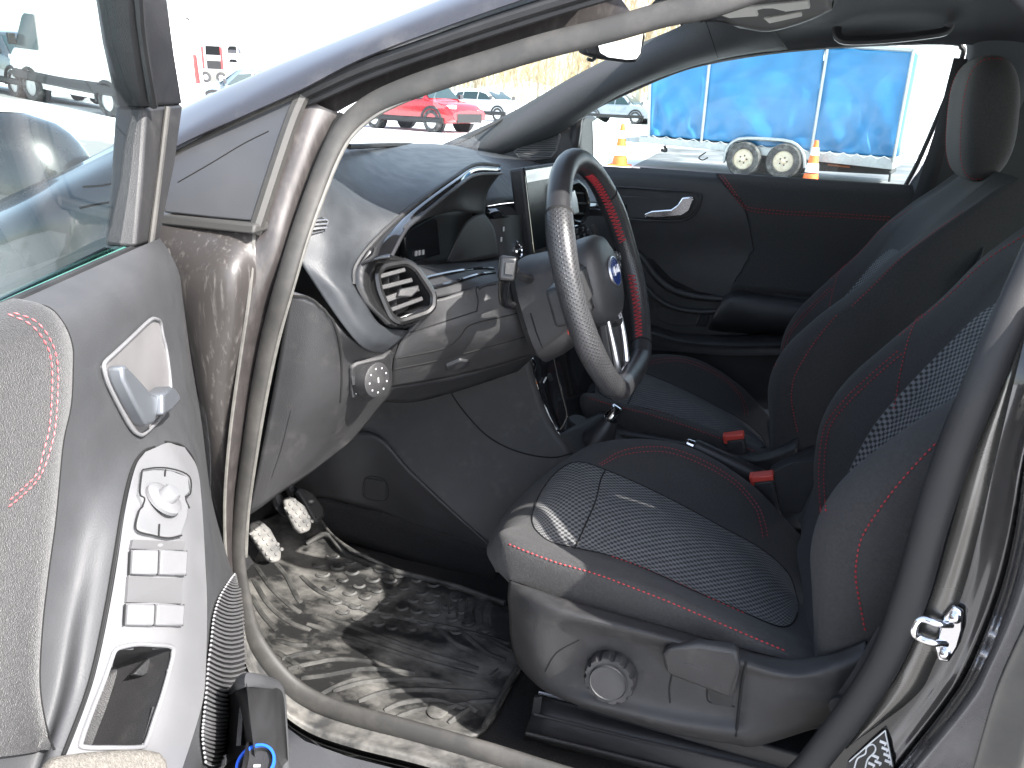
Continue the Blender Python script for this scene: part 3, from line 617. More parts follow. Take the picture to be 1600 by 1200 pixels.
# speaker grille in the far corner and its surround
d1 = MB(); d1.patch([P3(r, Y) for r in ([(765, 240, .64), (800, 222, .65), (850, 200, .665), (900, 190, .69)], [(770, 255, .63), (815, 248, .64), (865, 238, .655), (905, 225, .69)], [(800, 262, .66), (840, 264, .665), (880, 262, .67), (910, 258, .69)])], 5, 5)
so2 = d1.build('corner_trim', M['plastic_dark'], dash, thick=.003)
sg = sub('speaker_grille', on(so2, 840, 230), 'dark triangular tweeter grille')
sgp = [(803, 238), (818, 222), (845, 208), (872, 204), (876, 212), (870, 236), (862, 246), (835, 249), (812, 248)]
k = MB(); k.slab([on(so2, x, y, .006) for x, y in sgp], onrm(so2, 840, 230)*-.008); k.build('grille_panel', mat('grille grey', (.09, .09, .092), .6, bump=.2), sg, bevel=.002)
k = MB()
for i in range(12):
    y = 210+i*3.2; xs = [x for x in range(800, 880, 2) if poly_in(x, y, sgp)]
    if len(xs) > 3: k.tube([on(so2, x, y, .0068) for x in (xs[1], xs[len(xs)//2], xs[-2])], .0012, 4, sub=1)
k.build('grille_bars', M['plastic_dark'], sg, kind='stuff')

# gloss band round the instruments
d1 = MB(); n_ = 6
gp = P3(G[:6], Y); ip = P3(I_, Y)
md = [(a+b)/2+np.array([.002, -.003, .003]) for a, b in zip(gp, ip)]
d1.patch([gp, md, ip], 8, 6)
gband = d1.build('instrument_surround', M['gloss'], car, thick=.003, label='gloss black surround sweeping over the instruments')
k = MB(); k.tube([p+np.array([.001, -.002, .001]) for p in gp]+[Y(553, 444, -.627)], .003, 6, sub=6); k.build('trim_lip', M['plastic'], car)
k = MB(); k.tube([p+np.array([.002, -.001, 0]) for p in ip], .0025, 6, sub=6); k.build('trim_lip', M['leather'], car)
# binnacle
ic = sub('instrument_cluster', X(660, 375, -.29), 'instrument cluster under a deep hood')
back = [(758, 334, -.17), (738, 333, -.24), (716, 330, -.30), (690, 334, -.345), (655, 346, -.42), (640, 356, -.455)]
k = MB(); k.patch([ip[:5]+[Y(632, 372, -.52)], [(a*.45+Y(*b)*.55)+np.array([-.008, 0, .006]) for a, b in zip(ip[:5]+[Y(632, 372, -.52)], back)], P3(back, Y)], 6, 6); k.build('hood', M['plastic_dark'], ic, thick=.003)
k = MB(); k.patch([P3(r, Y) for r in ([(757, 333, -.175), (745, 336, -.21), (728, 350, -.255), (714, 375, -.29), (699, 408, -.315)], [(773, 360, -.165), (755, 362, -.20), (735, 372, -.245), (720, 390, -.28), (702, 409, -.31)], [(779, 400, -.165), (762, 404, -.20), (742, 407, -.24), (722, 409, -.275), (704, 410, -.305)])], 6, 6); k.build('side_wall', M['plastic'], ic, thick=.003)
k = MB(); k.patch([[X(628, 350, -.31), X(690, 322, -.31), X(762, 320, -.31)], [X(628, 385, -.31), X(690, 372, -.31), X(765, 365, -.31)], [X(630, 425, -.30), X(690, 418, -.30), X(770, 412, -.30)]], 3, 3); k.build('back_panel', M['plastic_dark'], ic, thick=.003)
k = MB(); k.slab([X(x, y, -.283) for x, y in ((633, 372), (641, 357), (660, 346), (680, 336), (684, 345), (689, 398), (670, 403), (642, 410), (636, 400))], (-.012, 0, 0)); k.build('display', M['screen'], ic, bevel=.003)
k = MB()
for x, y in ((650, 396), (655, 395), (661, 394)): k.box(X(x, y, -.281), (.001, 0, 0), (0, .0028, 0), (0, 0, .0036))
k.build('indicator_mark', M['ltgrey'], ic)
# column cowl under the instruments
k = MB(); k.patch([P3(r, Y) for r in ([(632, 402, -.50), (650, 414, -.45), (700, 411, -.33), (745, 409, -.26), (785, 405, -.18)], [(655, 425, -.50), (690, 424, -.44), (730, 422, -.37), (770, 424, -.30), (810, 428, -.2)], [(668, 445, -.505), (700, 440, -.46), (740, 436, -.41), (775, 436, -.36), (812, 440, -.28)], [(676, 466, -.505), (705, 460, -.47), (740, 450, -.43), (780, 446, -.39), (820, 448, -.32)])], 6, 6)
cow = k.build('column_cowl', M['plastic_dark'], car, thick=.003)
for a in ([(662, 436), (700, 428), (745, 421), (770, 421)], [(672, 450), (705, 443), (745, 431), (772, 427)]):
    seam(cow, a, .003, M['gloss'], car, name='cowl_rib', off=.001)

# knee panel
kp = MB(); kp.patch([P3(r, Y) for r in (
    [(660, 470, -.515), (690, 466, -.485), (720, 456, -.46), (750, 446, -.43), (790, 436, -.40), (840, 428, -.30)],
    [(655, 500, -.525), (690, 495, -.49), (735, 484, -.455), (765, 470, -.43), (805, 455, -.40), (850, 450, -.30)],
    [(630, 528, -.535), (680, 520, -.50), (740, 500, -.455), (775, 492, -.425), (815, 482, -.39), (870, 470, -.28)],
    [(618, 556, -.54), (680, 545, -.49), (745, 528, -.445), (785, 516, -.415), (830, 504, -.375), (885, 490, -.26)],
    [(614, 577, -.535), (680, 565, -.475), (745, 549, -.43), (790, 537, -.40), (835, 525, -.36), (890, 510, -.26)],
    [(610, 606, -.52), (680, 594, -.45), (745, 580, -.40), (790, 568, -.37), (838, 553, -.33), (890, 540, -.25)])], 6, 6)
kpo = kp.build('knee_panel', M['plastic'], car, thick=.004)
for p in ([(745, 486), (747, 470), (744, 452), (752, 436), (775, 430)], [(640, 519), (690, 504), (746, 486)], [(618, 560), (655, 553), (697, 543), (718, 527), (730, 511), (750, 503), (790, 494), (832, 483)], [(616, 577), (680, 564), (745, 547), (790, 535), (830, 523)]):
    seam(kpo, p, .0011, M['seam'], car, name='panel_gap')
k = MB(); k.patch([P3(r, Y) for r in ([(612, 588, -.515), (660, 580, -.46), (696, 573, -.43)], [(612, 597, -.505), (660, 590, -.445), (696, 582, -.42)])], 4, 3); k.build('release_slot', M['plastic_dark'], car, thick=.002)
k = MB(); k.slab([on(kpo, x, y, .004) for x, y in ((697, 570), (720, 560), (735, 563), (727, 573), (698, 578))], np.array([-.006, 0, .006])); k.build('release_handle', M['plastic_dark'], car, bevel=.002)
k = MB(); k.patch([P3(r, Y) for r in ([(609, 606, -.515), (680, 594, -.445), (745, 580, -.395), (838, 553, -.325)], [(585, 628, -.50), (650, 628, -.40), (720, 610, -.33), (810, 580, -.24)])], 5, 5); k.build('under_panel', M['plastic_dark'], car, thick=.004)

# side panel with light switch
sp_ = MB(); sp_.patch([P3(r, Y) for r in (
    [(452, 455, -.695), (497, 474, -.68), (545, 528, -.655), (588, 550, -.60), (622, 536, -.545)],
    [(440, 535, -.695), (488, 540, -.68), (536, 560, -.645), (577, 574, -.59), (614, 568, -.535)],
    [(425, 620, -.695), (475, 625, -.678), (531, 622, -.635), (571, 622, -.58), (610, 613, -.53)],
    [(408, 710, -.695), (450, 705, -.675), (505, 690, -.63), (548, 668, -.58), (586, 645, -.54)],
    [(388, 806, -.695), (412, 790, -.685), (442, 768, -.665), (482, 742, -.63), (548, 692, -.565)])], 7, 7)
spo = sp_.build('dash_side_panel', M['plastic'], car, thick=.004)
seam(spo, [(457, 462), (492, 467), (510, 484), (524, 510), (532, 545), (534, 590), (532, 628)], .0018, M['seam'], car, name='panel_gap')
seam(spo, [(455, 640), (440, 700), (425, 745)], .0008, M['plastic_dark'], car, name='panel_crease')
def lsw():
    e = sub('light_switch', on(spo, 577, 590), 'rotary headlight switch with white symbols')
    k = MB(); k.slab([on(spo, x, y, .005) for x, y in ((545, 572), (556, 563), (594, 546), (608, 541), (611, 548), (608, 590), (600, 607), (576, 622), (560, 625), (545, 618))], onrm(spo, 577, 590)*-.01); k.build('switch_plate', M['plastic'], e, bevel=.003)
    ax = np.array([.96, -.24, .08]); ax /= np.linalg.norm(ax); c = on(spo, 567, 588, .004)
    k = MB(); k.lathe([(.0255, 0), (.0255, .010), (.024, .016), (.0235, .022), (.021, .0235), (0, .0235)], c, ax, 28); k.build('dial', M['plastic'], e, smooth=35)
    up = np.array([0, 0, 1.]); s_ = np.cross(ax, up); s_ /= np.linalg.norm(s_); up = np.cross(s_, ax)
    if s_ @ CR_ < 0: s_ = -s_
    k = MB(); f = c+ax*.0240
    for i in range(9):
        a = R(60-40*i+200)
        k.box(f+(s_*math.cos(a)+up*math.sin(a))*.0165, s_*.0012, up*.0011, ax*.0003)
    k.box(f, s_*.0012, up*.0035, ax*.0003)
    k.build('dial_symbols', M['ltgrey'], e)
    k = MB()
    for x, y in ((552, 589), (552, 608)): k.box(on(spo, x, y, .006), s_*.0030, up*.0034, ax*.001)
    k.build('button_symbol', M['white'], e)
    k = MB()
    for x, y in ((551, 588), (551, 607)): k.box(on(spo, x, y, .0048), s_*.0072, up*.0085, onrm(spo, x, y)*.0015)
    k.build('button', M['plastic_dark'], e, bevel=.001)
    k = MB(); k.slab([on(spo, x, y, .0062) for x, y in ((598, 552), (606, 548), (607, 586), (600, 592))], onrm(spo, 600, 570)*-.003); k.build('blank_button', M['plastic_dark'], e, bevel=.001)
lsw()

# air vents
def vent(nm, ringpx, p0, n, slats, parent_label, depth=.05, housing=None):
    n = np.array(n, float); n /= np.linalg.norm(n); p0 = np.array(p0)
    e = sub('air_vent', p0, parent_label); f = lambda x, y, o=0: PL(x, y, p0, n)+n*o
    ring = [f(x, y) for x, y in ringpx]; c = sum(ring)/len(ring)
    k = MB(); k.tube(chaikin(chaikin(ring, .15), .25), .0055, 8, closed=True, sub=1); k.build('bezel', M['gloss_soft'], e)
    inner = [c+(p-c)*.93 for p in ring]
    k = MB(); k.grid([resample(inner+[inner[0]], 30), [p-n*depth for p in resample([c+(p-c)*.8 for p in ring]+[c+(ring[0]-c)*.8], 30)]]); k.slab([c+(p-c)*.82-n*depth for p in ring], -n*.003); k.build('duct', M['rubber_black'], e)
    for a, b, wd, tk in slats:
        a, b = f(*a), f(*b); d = b-a; d /= np.linalg.norm(d); up = np.cross(n, d)
        k = MB(); k.box((a+b)/2-n*(wd/2), (b-a)/2, n*wd/2, up*tk); k.build('slat', M['plastic'], e, bevel=.0012)
    return e, f, c, n
vp0 = Y(632, 455, -.56); vn = (.80, -.50, .32)
ringpx = [(588, 428), (599, 415), (634, 409), (650, 419), (677, 460), (676, 479), (667, 489), (624, 503), (610, 495), (592, 453)]
ve, vf, vc, vnn = vent('v', ringpx, vp0, vn, [((590, 433), (634, 421), .03, .0030), ((594, 450), (645, 437), .03, .0032), ((604, 468), (655, 450), .034, .0042), ((612, 484), (661, 466), .03, .0030)], 'angular side air vent in a gloss black housing')
k = MB(); k.slab([vf(x, y, .006) for x, y in ((622, 452), (652, 446), (651, 455), (640, 465), (618, 464))], -vnn*.01); k.build('vent_tab', M['plastic'], ve, bevel=.002)
k = MB()
for x, y in ((606, 440), (622, 436), (618, 478)): k.box(vf(x, y, -.02), np.array([0, 0, .012]), np.array([.012, 0, 0]), np.array([0, .001, 0]))
k.build('vane', M['rubber_black'], ve)
k = MB(); k.slab([vf(x, y, .003) for x, y in ((618, 497), (668, 478), (672, 484), (664, 490), (624, 503))], -vnn*.006); k.build('gloss_insert', M['gloss'], ve, bevel=.002)
ho = [(556, 424, -.622), (580, 385, -.60), (612, 398, -.565), (633, 404, -.545), (652, 415, -.525), (682, 460, -.50), (681, 485, -.505), (640, 513, -.535), (606, 512, -.595), (570, 474, -.622), (556, 446, -.627)]
ri = [(586, 428), (598, 413), (615, 408), (634, 405), (653, 417), (681, 459), (680, 482), (668, 492), (622, 507), (606, 497), (589, 453)]
k = MB(); oo = P3(ho, Y); ii = [vf(x, y, -.002) for x, y in ((588, 434), (592, 421), (605, 411), (634, 406), (652, 417), (680, 459), (679, 481), (646, 500), (622, 507), (600, 478), (589, 452))]
oo, ii = chaikin(oo, .14), chaikin(ii, .14); mi_ = [(a+b)/2+np.array([.003, -.003, 0]) for a, b in zip(oo, ii)]; k.grid([oo+[oo[0]], mi_+[mi_[0]], ii+[ii[0]]], face=CPOS)
k.build('vent_housing', M['gloss_soft'], ve, thick=.002)
# small defroster vent at the dash corner
k = MB(); dv = [(483, 350), (488, 341), (503, 339), (513, 345), (512, 353), (504, 363), (488, 367), (482, 366)]
dvn = onrm(dtop, 500, 352); dve = sub('air_vent', on(dtop, 498, 352), 'small side window demister vent')
k.slab([on(dtop, x, y, .003) for x, y in dv], dvn*-.004); k.build('bezel', M['dash_top'], dve, bevel=.001)
k = MB(); k.slab([on(dtop, x, y, .0042) for x, y in ((485, 347), (500, 341), (509, 347), (508, 354), (500, 361), (484, 364))], dvn*-.004); k.build('duct', M['seam'], dve)
for y0 in (347, 353, 359):
    k = MB(); k.tube([on(dtop, x, y0+dy, .0052) for x, dy in ((484, 1), (496, 0), (507, -.5))], .0014, 6, sub=1); k.build('slat', M['satin'], dve)

# ---- centre screen, start button, vents, buttons, climate
ts = sub('touchscreen', Y(828, 330, -.02), 'upright touchscreen with a dark display')
a = Y(817, 262, -.03); b = Y(833, 398, -.03); upv = (a-b)/np.linalg.norm(a-b); lat = np.array([.10, .995, 0]); lat /= np.linalg.norm(lat); nn = np.cross(lat, upv); nn /= np.linalg.norm(nn)
if nn[0] < 0: nn = -nn
H_ = np.linalg.norm(a-b); W_ = .235
k = MB(); k.slab([b, b+lat*W_, b+lat*W_+upv*H_, a], -nn*.03); k.build('body', M['plastic'], ts, bevel=.006, seg=3)
k = MB(); q0 = b+nn*.001+lat*.006+upv*.006; k.slab([q0, q0+lat*(W_-.012), q0+lat*(W_-.012)+upv*(H_-.012), q0+upv*(H_-.012)], -nn*.003); k.build('display', M['screen'], ts, bevel=.002)
k = MB(); q1 = q0+upv*(H_-.034)+nn*.0012; k.slab([q1, q1+lat*(W_-.012), q1+lat*(W_-.012)+upv*.022, q1+upv*.022], -nn*.001); k.build('display_border', M['gloss'], ts)
k = MB(); k.tube([a+nn*.002, b+nn*.002], .0012, 6, sub=1); k.build('edge_trim', M['gloss'], ts)
sb = sub('start_button', on(cface, 806, 391, .003), 'round engine start button')
c = on(cface, 806, 391); nn = onrm(cface, 806, 391)
k = MB(); k.lathe([(.0175, 0), (.0175, .006), (.0145, .008), (.013, .005)], c, nn, 24, caps=False); k.build('ring', M['chrome'], sb)
k = MB(); k.lathe([(.013, .0), (.013, .006), (0, .007)], c, nn, 24); k.build('cap', M['gloss'], sb)
k = MB(); k.box(c+nn*.0075, np.array([0, .005, 0]), np.array([.0015, 0, .003]), nn*.0002); k.build('lettering', M['ltgrey'], sb)
k = MB()
for x, y in ((786, 358), (783, 374)): k.box(on(cface, x, y, .002), np.array([0, .002, 0]), np.array([0, 0, .004]), np.array([.001, 0, 0]))
k.build('warning_lamp', M['white'], car)
pv = Y(905, 318, .16)
ve2, vf2, vc2, vn2 = vent('v', [(888, 290), (902, 284), (914, 296), (919, 318), (915, 340), (904, 349), (890, 344), (884, 318)], pv, (.95, -.25, .15), [((888, 300), (914, 302), .02, .002), ((887, 316), (917, 318), .02, .002), ((888, 332), (915, 334), .02, .002)], 'centre air vent partly hidden behind the wheel')
k = MB(); k.slab([vf2(x, y, .004) for x, y in ((890, 300), (896, 296), (900, 312), (903, 332), (895, 336), (889, 318))], -vn2*.008); k.build('vent_tab', M['satin'], ve2, bevel=.002)
bt = sub('button_panel', on(cface, 900, 365), 'block of small dashboard buttons')
k = MB(); k.slab([on(cface, x, y, .012) for x, y in ((884, 354), (906, 348), (914, 358), (914, 378), (890, 388))], (-.012, 0, 0)); k.build('panel', M['gloss'], bt, bevel=.002)
for x, y in ((892, 361), (902, 358), (910, 361), (894, 372), (904, 369), (895, 382)):
    k = MB(); k.box(on(cface, x, y, .0135), np.array([0, .0075, 0]), np.array([0, 0, .005]), np.array([.0015, 0, 0])); k.build('button', M['plastic'], bt, bevel=.001)
cp = sub('climate_panel', Y(850, 600, -.03), 'gloss climate panel above an open tray')
k = MB(); k.patch([P3(r, Y) for r in ([(805, 560, -.07), (835, 545, -.06), (880, 530, .1), (930, 520, .2)], [(816, 600, -.07), (845, 595, -.06), (885, 585, .1), (930, 575, .2)], [(835, 645, -.08), (860, 640, -.06), (890, 630, .08), (930, 620, .2)], [(862, 682, -.08), (880, 678, -.06), (905, 668, .06), (935, 660, .2)])], 5, 5)
cpo = k.build('panel', M['gloss'], cp)
k = MB(); k.tube(P3([(866, 560, -.06), (872, 590, -.06), (881, 625, -.065), (886, 650, -.07), (878, 668, -.075), (866, 676, -.08)], Y), .0022, 6); k.build('trim_edge', M['gloss'], cp)
k = MB(); k.tube([on(cpo, 828+8*math.cos(t), 571+12*math.sin(t), .003) for t in np.linspace(0, 6.283, 14)[:-1]], .0016, 6, closed=True, sub=1); k.build('knob_ring', M['chrome'], cp)
k = MB(); k.slab([on(cpo, x, y, .004) for x, y in ((830, 596), (858, 583), (862, 594), (835, 608))], onrm(cpo, 845, 595)*-.004); k.build('usb_cover', M['plastic_dark'], cp, bevel=.001)
k = MB(); k.box(on(cpo, 837, 600, .005), np.array([0, .004, 0]), np.array([0, 0, .004]), np.array([.001, 0, 0])); k.build('symbol', M['orange'], cp)
k = MB(); k.box(on(cpo, 848, 594, .005), np.array([0, .009, .002]), np.array([0, 0, .0018]), np.array([.001, 0, 0])); k.build('lettering', M['white'], cp)

# ---- console, gear lever, handbrake, buckles
cc = MB(); cc.patch([P3(r, Y) for r in ([(862, 684, -.085), (885, 672, -.05), (915, 655, .03), (950, 640, .12)], [(880, 712, -.085), (910, 700, -.05), (950, 685, .03), (985, 668, .12)], [(940, 745, -.085), (970, 730, -.05), (1010, 712, .03), (1040, 695, .12)], [(1080, 790, -.085), (1105, 770, -.05), (1130, 745, .03), (1150, 730, .12)], [(1260, 830, -.085), (1270, 810, -.05), (1280, 790, .03), (1290, 770, .12)])], 5, 5)
cco = cc.build('centre_console', M['plastic_dark'], car, thick=.004)
gl = sub('gear_lever', Y(935, 690, .0), 'gear lever with leather gaiter and chrome collar')
g0 = Y(928, 700, -.005); g1 = Y(957, 650, -.005); ax = (g1-g0)
k = MB(); k.tube([g0-ax*.15, g0+ax*.25, g0+ax*.6, g0+ax*.9], [.045, .037, .026, .015], 16, sub=3); k.build('gaiter', M['leather'], gl)
k = MB(); stitches(k, [g0+ax*t+np.array([-.7*r, -.72*r, .0]) for t, r in ((0, .045), (.25, .037), (.6, .027), (.9, .016))], r=.0012); k.build('stitching', M['red'], gl, kind='stuff')
k = MB(); k.lathe([(.0145, 0), (.0165, .004), (.0165, .010), (.0120, .018), (.0115, .03), (.0125, .034), (.010, .036)], g0+ax*.88, ax, 20); k.build('collar', M['chrome'], gl)
k = MB(); k.lathe([(.009, 0), (.009, .03), (.015, .034), (.022, .045), (.025, .06), (.022, .072), (.012, .08), (0, .081)], g0+ax*1.05, ax, 20); k.build('knob', M['leather'], gl)
k = MB(); c = Y(903, 662, .03); k.lathe([(.023, -.02), (.023, .006), (.020, .010), (0, .010)], c, (.2, -.1, 1), 24); k.build('drive_mode_dial', M['plastic_dark'], car)
hb = sub('handbrake', Y(1150, 725, .0), 'handbrake lever with chrome release button and red stitching')
a = Y(1075, 694, .0); b = Y(1195, 752, .0)
k = MB(); d = b-a; k.tube([a+d*.06, a+d*.12, a+d*.5, a+d*1.1], [.0135, .0165, .0175, .018], 14, flat=1.15); k.build('grip', M['leather'], hb)
k = MB(); k.lathe([(.008, -.014), (.0115, -.012), (.0135, 0), (.0145, .012), (.014, .02)], a+d*.05, d, 18); k.build('release_button', M['chrome'], hb)
k = MB(); stitches(k, [a+d*t+np.array([.003, -.003, .0178]) for t in (.15, .5, 1.0)], r=.0011); k.build('stitching', M['red'], hb, kind='stuff')
def buckle(px, yy, lab, lean):
    c = Y(*px, yy); e = sub('seatbelt_buckle', c, lab)
    up = np.array([-.32, 0, .95]); up /= np.linalg.norm(up); fr = np.array([.95, 0, .32])
    k = MB(); k.box(c-up*.055, fr*.019, np.array([0, .011, 0]), up*.055); k.build('stalk', M['plastic_dark'], e, bevel=.005)
    k = MB(); k.box(c+up*.005, fr*.020, np.array([0, .0125, 0]), up*.006); k.box(c+up*.002-fr*.0185, fr*.004, np.array([0, .011, 0]), up*.010); k.build('release_button', M['redplastic'], e, bevel=.0025)
buckle((1148, 684), .10, 'red topped seatbelt buckle beside the passenger seat', 0)
buckle((1192, 748), -.085, 'red topped seatbelt buckle beside the driver seat', 0)
cb = MB(); cb.patch([P3(r, Y) for r in ([(1202, 742, -.075), (1240, 724, -.07), (1300, 718, -.06)], [(1204, 730, -.03), (1245, 715, -.02), (1300, 700, 0)], [(1215, 722, .06), (1260, 700, .07), (1310, 680, .08)])], 4, 4); cb.build('console_lid', M['plastic_dark'], car, thick=.003)
k = MB(); k.patch([P3(r, Y) for r in ([(1202, 742, -.076), (1240, 724, -.071), (1300, 718, -.06)], [(1215, 800, -.08), (1260, 800, -.08), (1310, 800, -.08)])], 4, 4); k.build('console_side', M['plastic_dark'], car)
# ================================================================ STEERING WHEEL AND COLUMN
WC = Y(945, 432, -.36); TL = R(20)
wu = np.array([-math.sin(TL), 0, math.cos(TL)]); wl = np.array([0, 1., 0]); wn = np.array([math.cos(TL), 0, math.sin(TL)])
sw = sub('steering_wheel', WC, 'flat bottomed leather steering wheel with red stitching')
RW = .170
def rimp(a, r=RW):                            # a = 0 at the top, clockwise seen by the driver
    x, y = r*math.sin(a), r*math.cos(a)
    if y < -.150*r/RW: y = -.150*r/RW - (abs(y)-.150*r/RW)*.25
    return WC + wl*x + wu*y
def W(px, py, off=0.0): return PL(px, py, WC+wn*off, wn)
def wpt(x, y, o=0.0): return WC + wl*x + wu*y + wn*o
def rim_arc(a0, a1, n): return [rimp(R(a0+(a1-a0)*i/n)) for i in range(n+1)]
def rr(a):                                    # thumb swellings at ten and two
    a = abs((a+180) % 360-180); return .0165+.0022*math.exp(-((a-62)/16)**2)+.0012*math.exp(-((a-110)/20)**2)
def rim_piece(a0, a1, m, nm='rim_grip', ex=0.0):
    n = 24; k = MB(); k.tube(rim_arc(a0, a1, n), [rr(a0+(a1-a0)*i/n)+ex for i in range(n+1)], 18, sub=2, nrm=wn); return k.build(nm, M[m], sw)
rim_piece(-50, 50, 'leather', 'rim_top')
rim_piece(50.6, 142, 'perf'); rim_piece(-142, -50.6, 'perf')
rim_piece(142.6, 217.4, 'leather', 'rim_bottom')
for a in (50.3, -50.3, 142.3, -142.3):
    k = MB(); k.tube(rim_arc(a-.7, a+.7, 2), rr(a)+.0004, 16, sub=1, nrm=wn); k.build('rim_seam', M['seam'], sw)
# red cross stitching along the inside of the rim
k = MB()
for lo, hi in ((-142, -20), (20, 142)):
    for i in range(96):
        a = lo+(hi-lo)*i/95; 
        if not (20 < abs(a) < 80 or 100 < abs(a) < 142): continue
        p = rimp(R(a)); q = (WC-p); q /= np.linalg.norm(q); r_ = rr(a)+.0004
        t = rimp(R(a+1))-p; t /= np.linalg.norm(t); e = .5 if i % 2 else -.5
        p0 = p+(q*math.cos(.42)+wn*math.sin(.42))*r_+t*.0014*e*2; p1 = p+(q*math.cos(-.25)+wn*math.sin(-.25))*r_-t*.0014*e*2
        k.tube([p0, p+q*r_*math.cos(.08)+wn*r_*.08, p1], .00075, 4, sub=1)
k.build('stitching', M['red'], sw, kind='stuff')
# airbag cover
HS = -.017
def wph(x, y, o=0.0): return wpt(x, y, o+HS)
def ring2(rx, ry, o, n=28, y0=0, sq=2.6):
    out = []
    for i in range(n):
        t = 2*math.pi*i/n; c, s = math.cos(t), math.sin(t)
        out.append(wpt(rx*math.copysign(abs(c)**(2/sq), c), y0+ry*math.copysign(abs(s)**(2/sq), s)*(1.12 if s < 0 else 1), o))
    return out
k = MB(); k.grid([ring2(a_, b_, o_+HS) for a_, b_, o_ in ((.060, .058, -.03), (.066, .062, -.005), (.066, .062, .012), (.060, .057, .022), (.045, .044, .029), (.022, .022, .032), (.001, .001, .0325))], closed_u=True, face=WC+wn)
k.build('airbag_cover', mat('soft grey cover', (.035, .036, .038), .45, bump=.25, bscale=900, mott=.1), sw)
k = MB(); k.slab([wph(.040*math.sin(t)*(1 if math.cos(t) > 0 else .5), -.052+.030*math.cos(t)*(1 if math.cos(t) > 0 else .8), .024) for t in np.linspace(0, 2*math.pi, 20)[:-1]], -wn*.03); k.build('lower_cover', M['plastic_dark'], sw, bevel=.004)
# spokes with switch packs
for s in (1, -1):
    k = MB(); k.slab([wph(s*.055, .035, .010), wph(s*.11, .028, .004), wph(s*.158, .022, 0), wph(s*.158, -.030, 0), wph(s*.11, -.030, .004), wph(s*.055, -.035, .010)], -wn*.022); k.build('spoke', M['plastic_dark'], sw, bevel=.006, seg=3)
    k = MB(); k.slab([wph(s*.068, .030, .016), wph(s*.118, .024, .010), wph(s*.124, .0, .010), wph(s*.112, -.022, .010), wph(s*.070, -.012, .016)], -wn*.012); k.build('switch_pack', M['gloss'] if s > 0 else M['plastic'], sw, bevel=.003)
    for bx, by in (((.082, .018), (.100, .015), (.114, .010), (.084, .002), (.102, -.001)) if s > 0 else ()):
        k = MB(); k.box(wph(s*bx, by, .0145), wl*.007, wu*.006, wn*.003); k.build('button', M['plastic'], sw, bevel=.0015)
        k = MB(); k.box(wph(s*bx, by, .0178), wl*.003, wu*.0012, wn*.0002); k.build('button_mark', M['ltgrey'], sw)
# lower spoke with satin V trim
k = MB(); k.slab([wph(-.034, -.058, .014), wph(.034, -.058, .014), wph(.030, -.150, .002), wph(-.030, -.150, .002)], -wn*.018); k.build('spoke', M['leather'], sw, bevel=.006, seg=3)
for s in (1, -1):
    k = MB(); k.tube([wph(s*.036, -.056, .015), wph(s*.033, -.10, .012), wph(s*.028, -.135, .008), wph(s*.018, -.143, .007), wph(0, -.144, .007)], [.003, .0045, .005, .0045, .004], 8); k.build('trim_insert', M['satin'], sw)
# emblem: blue oval, bright rim and looping script
k = MB(); k.lathe([(.0205, 0), (.0222, .002), (.0218, .0042), (.0206, .0046), (.0206, 0)], wph(0, .004, .0305), wn, 28, sx=1.25, up=wu, caps=False); k.build('emblem_ring', M['satin'], sw)
k = MB(); k.lathe([(.0206, 0), (.0206, .0042), (0, .0050)], wph(0, .004, .0305), wn, 28, sx=1.25, up=wu); k.build('emblem', M['blue'], sw)
k = MB(); k.tube([wph(x*1.2, .004+y*1.2, .0362) for x, y in ((-.012, .0), (-.0105, .005), (-.005, .006), (-.0085, .002), (-.0095, -.004), (-.006, -.0005), (-.003, .002), (-.001, -.002), (.001, .001), (.003, .003), (.0035, -.002), (.006, .0), (.008, -.003), (.0105, .006), (.0105, -.003), (.013, -.001))], .0008, 5, sub=3)
k.build('emblem_script', M['white'], sw)
k = MB()
for x, y, a, b in ((-.006, -.060, .0012, .005), (-.003, -.056, .003, .001), (-.003, -.064, .003, .001), (.005, -.057, .0042, .001), (.005, -.061, .001, .005)): k.box(wph(x, y, .0245), wl*a, wu*b, wn*.0006)
k.build('badge', M['ltgrey'], sw)
k = MB(); k.lathe([(.010, 0), (.010, .004), (0, .004)], wph(.078, .062, -.004), wn, 14); k.build('rim_hole', M['seam'], sw)
# red paddle tips of stitching seen behind the near rim
for s, yy in ((-1, .012), (-1, -.042)):
    k = MB(); k.box(wph(s*.135, yy, -.008), wl*.005, wu*.004, wn*.005); k.build('switch_mark', M['redplastic'], sw, bevel=.002)
# column shroud
sh = sub('steering_column', WC-wn*.1, 'steering column shroud')
k = MB(); st_ = []
for o, a, b, dz in ((-.035, .056, .052, -.010), (-.05, .064, .062, -.012), (-.085, .070, .072, -.016), (-.112, .071, .076, -.018), (-.124, .060, .066, -.018)):
    st_.append(ring2(a, b, o, 32, dz, 3.0))
k.grid(st_, closed_u=True, face=None); k.slab(ring2(.056, .052, -.035, 32, -.010, 3.0), -wn*.004)
k.build('shroud', M['plastic'], sh)
k = MB(); k.tube([ring2(.0705, .0725, -.10, 32, -.016, 3.0)[i] for i in range(16, 26)], .0012, 5, sub=2); k.build('shroud_gap', M['seam'], sh)
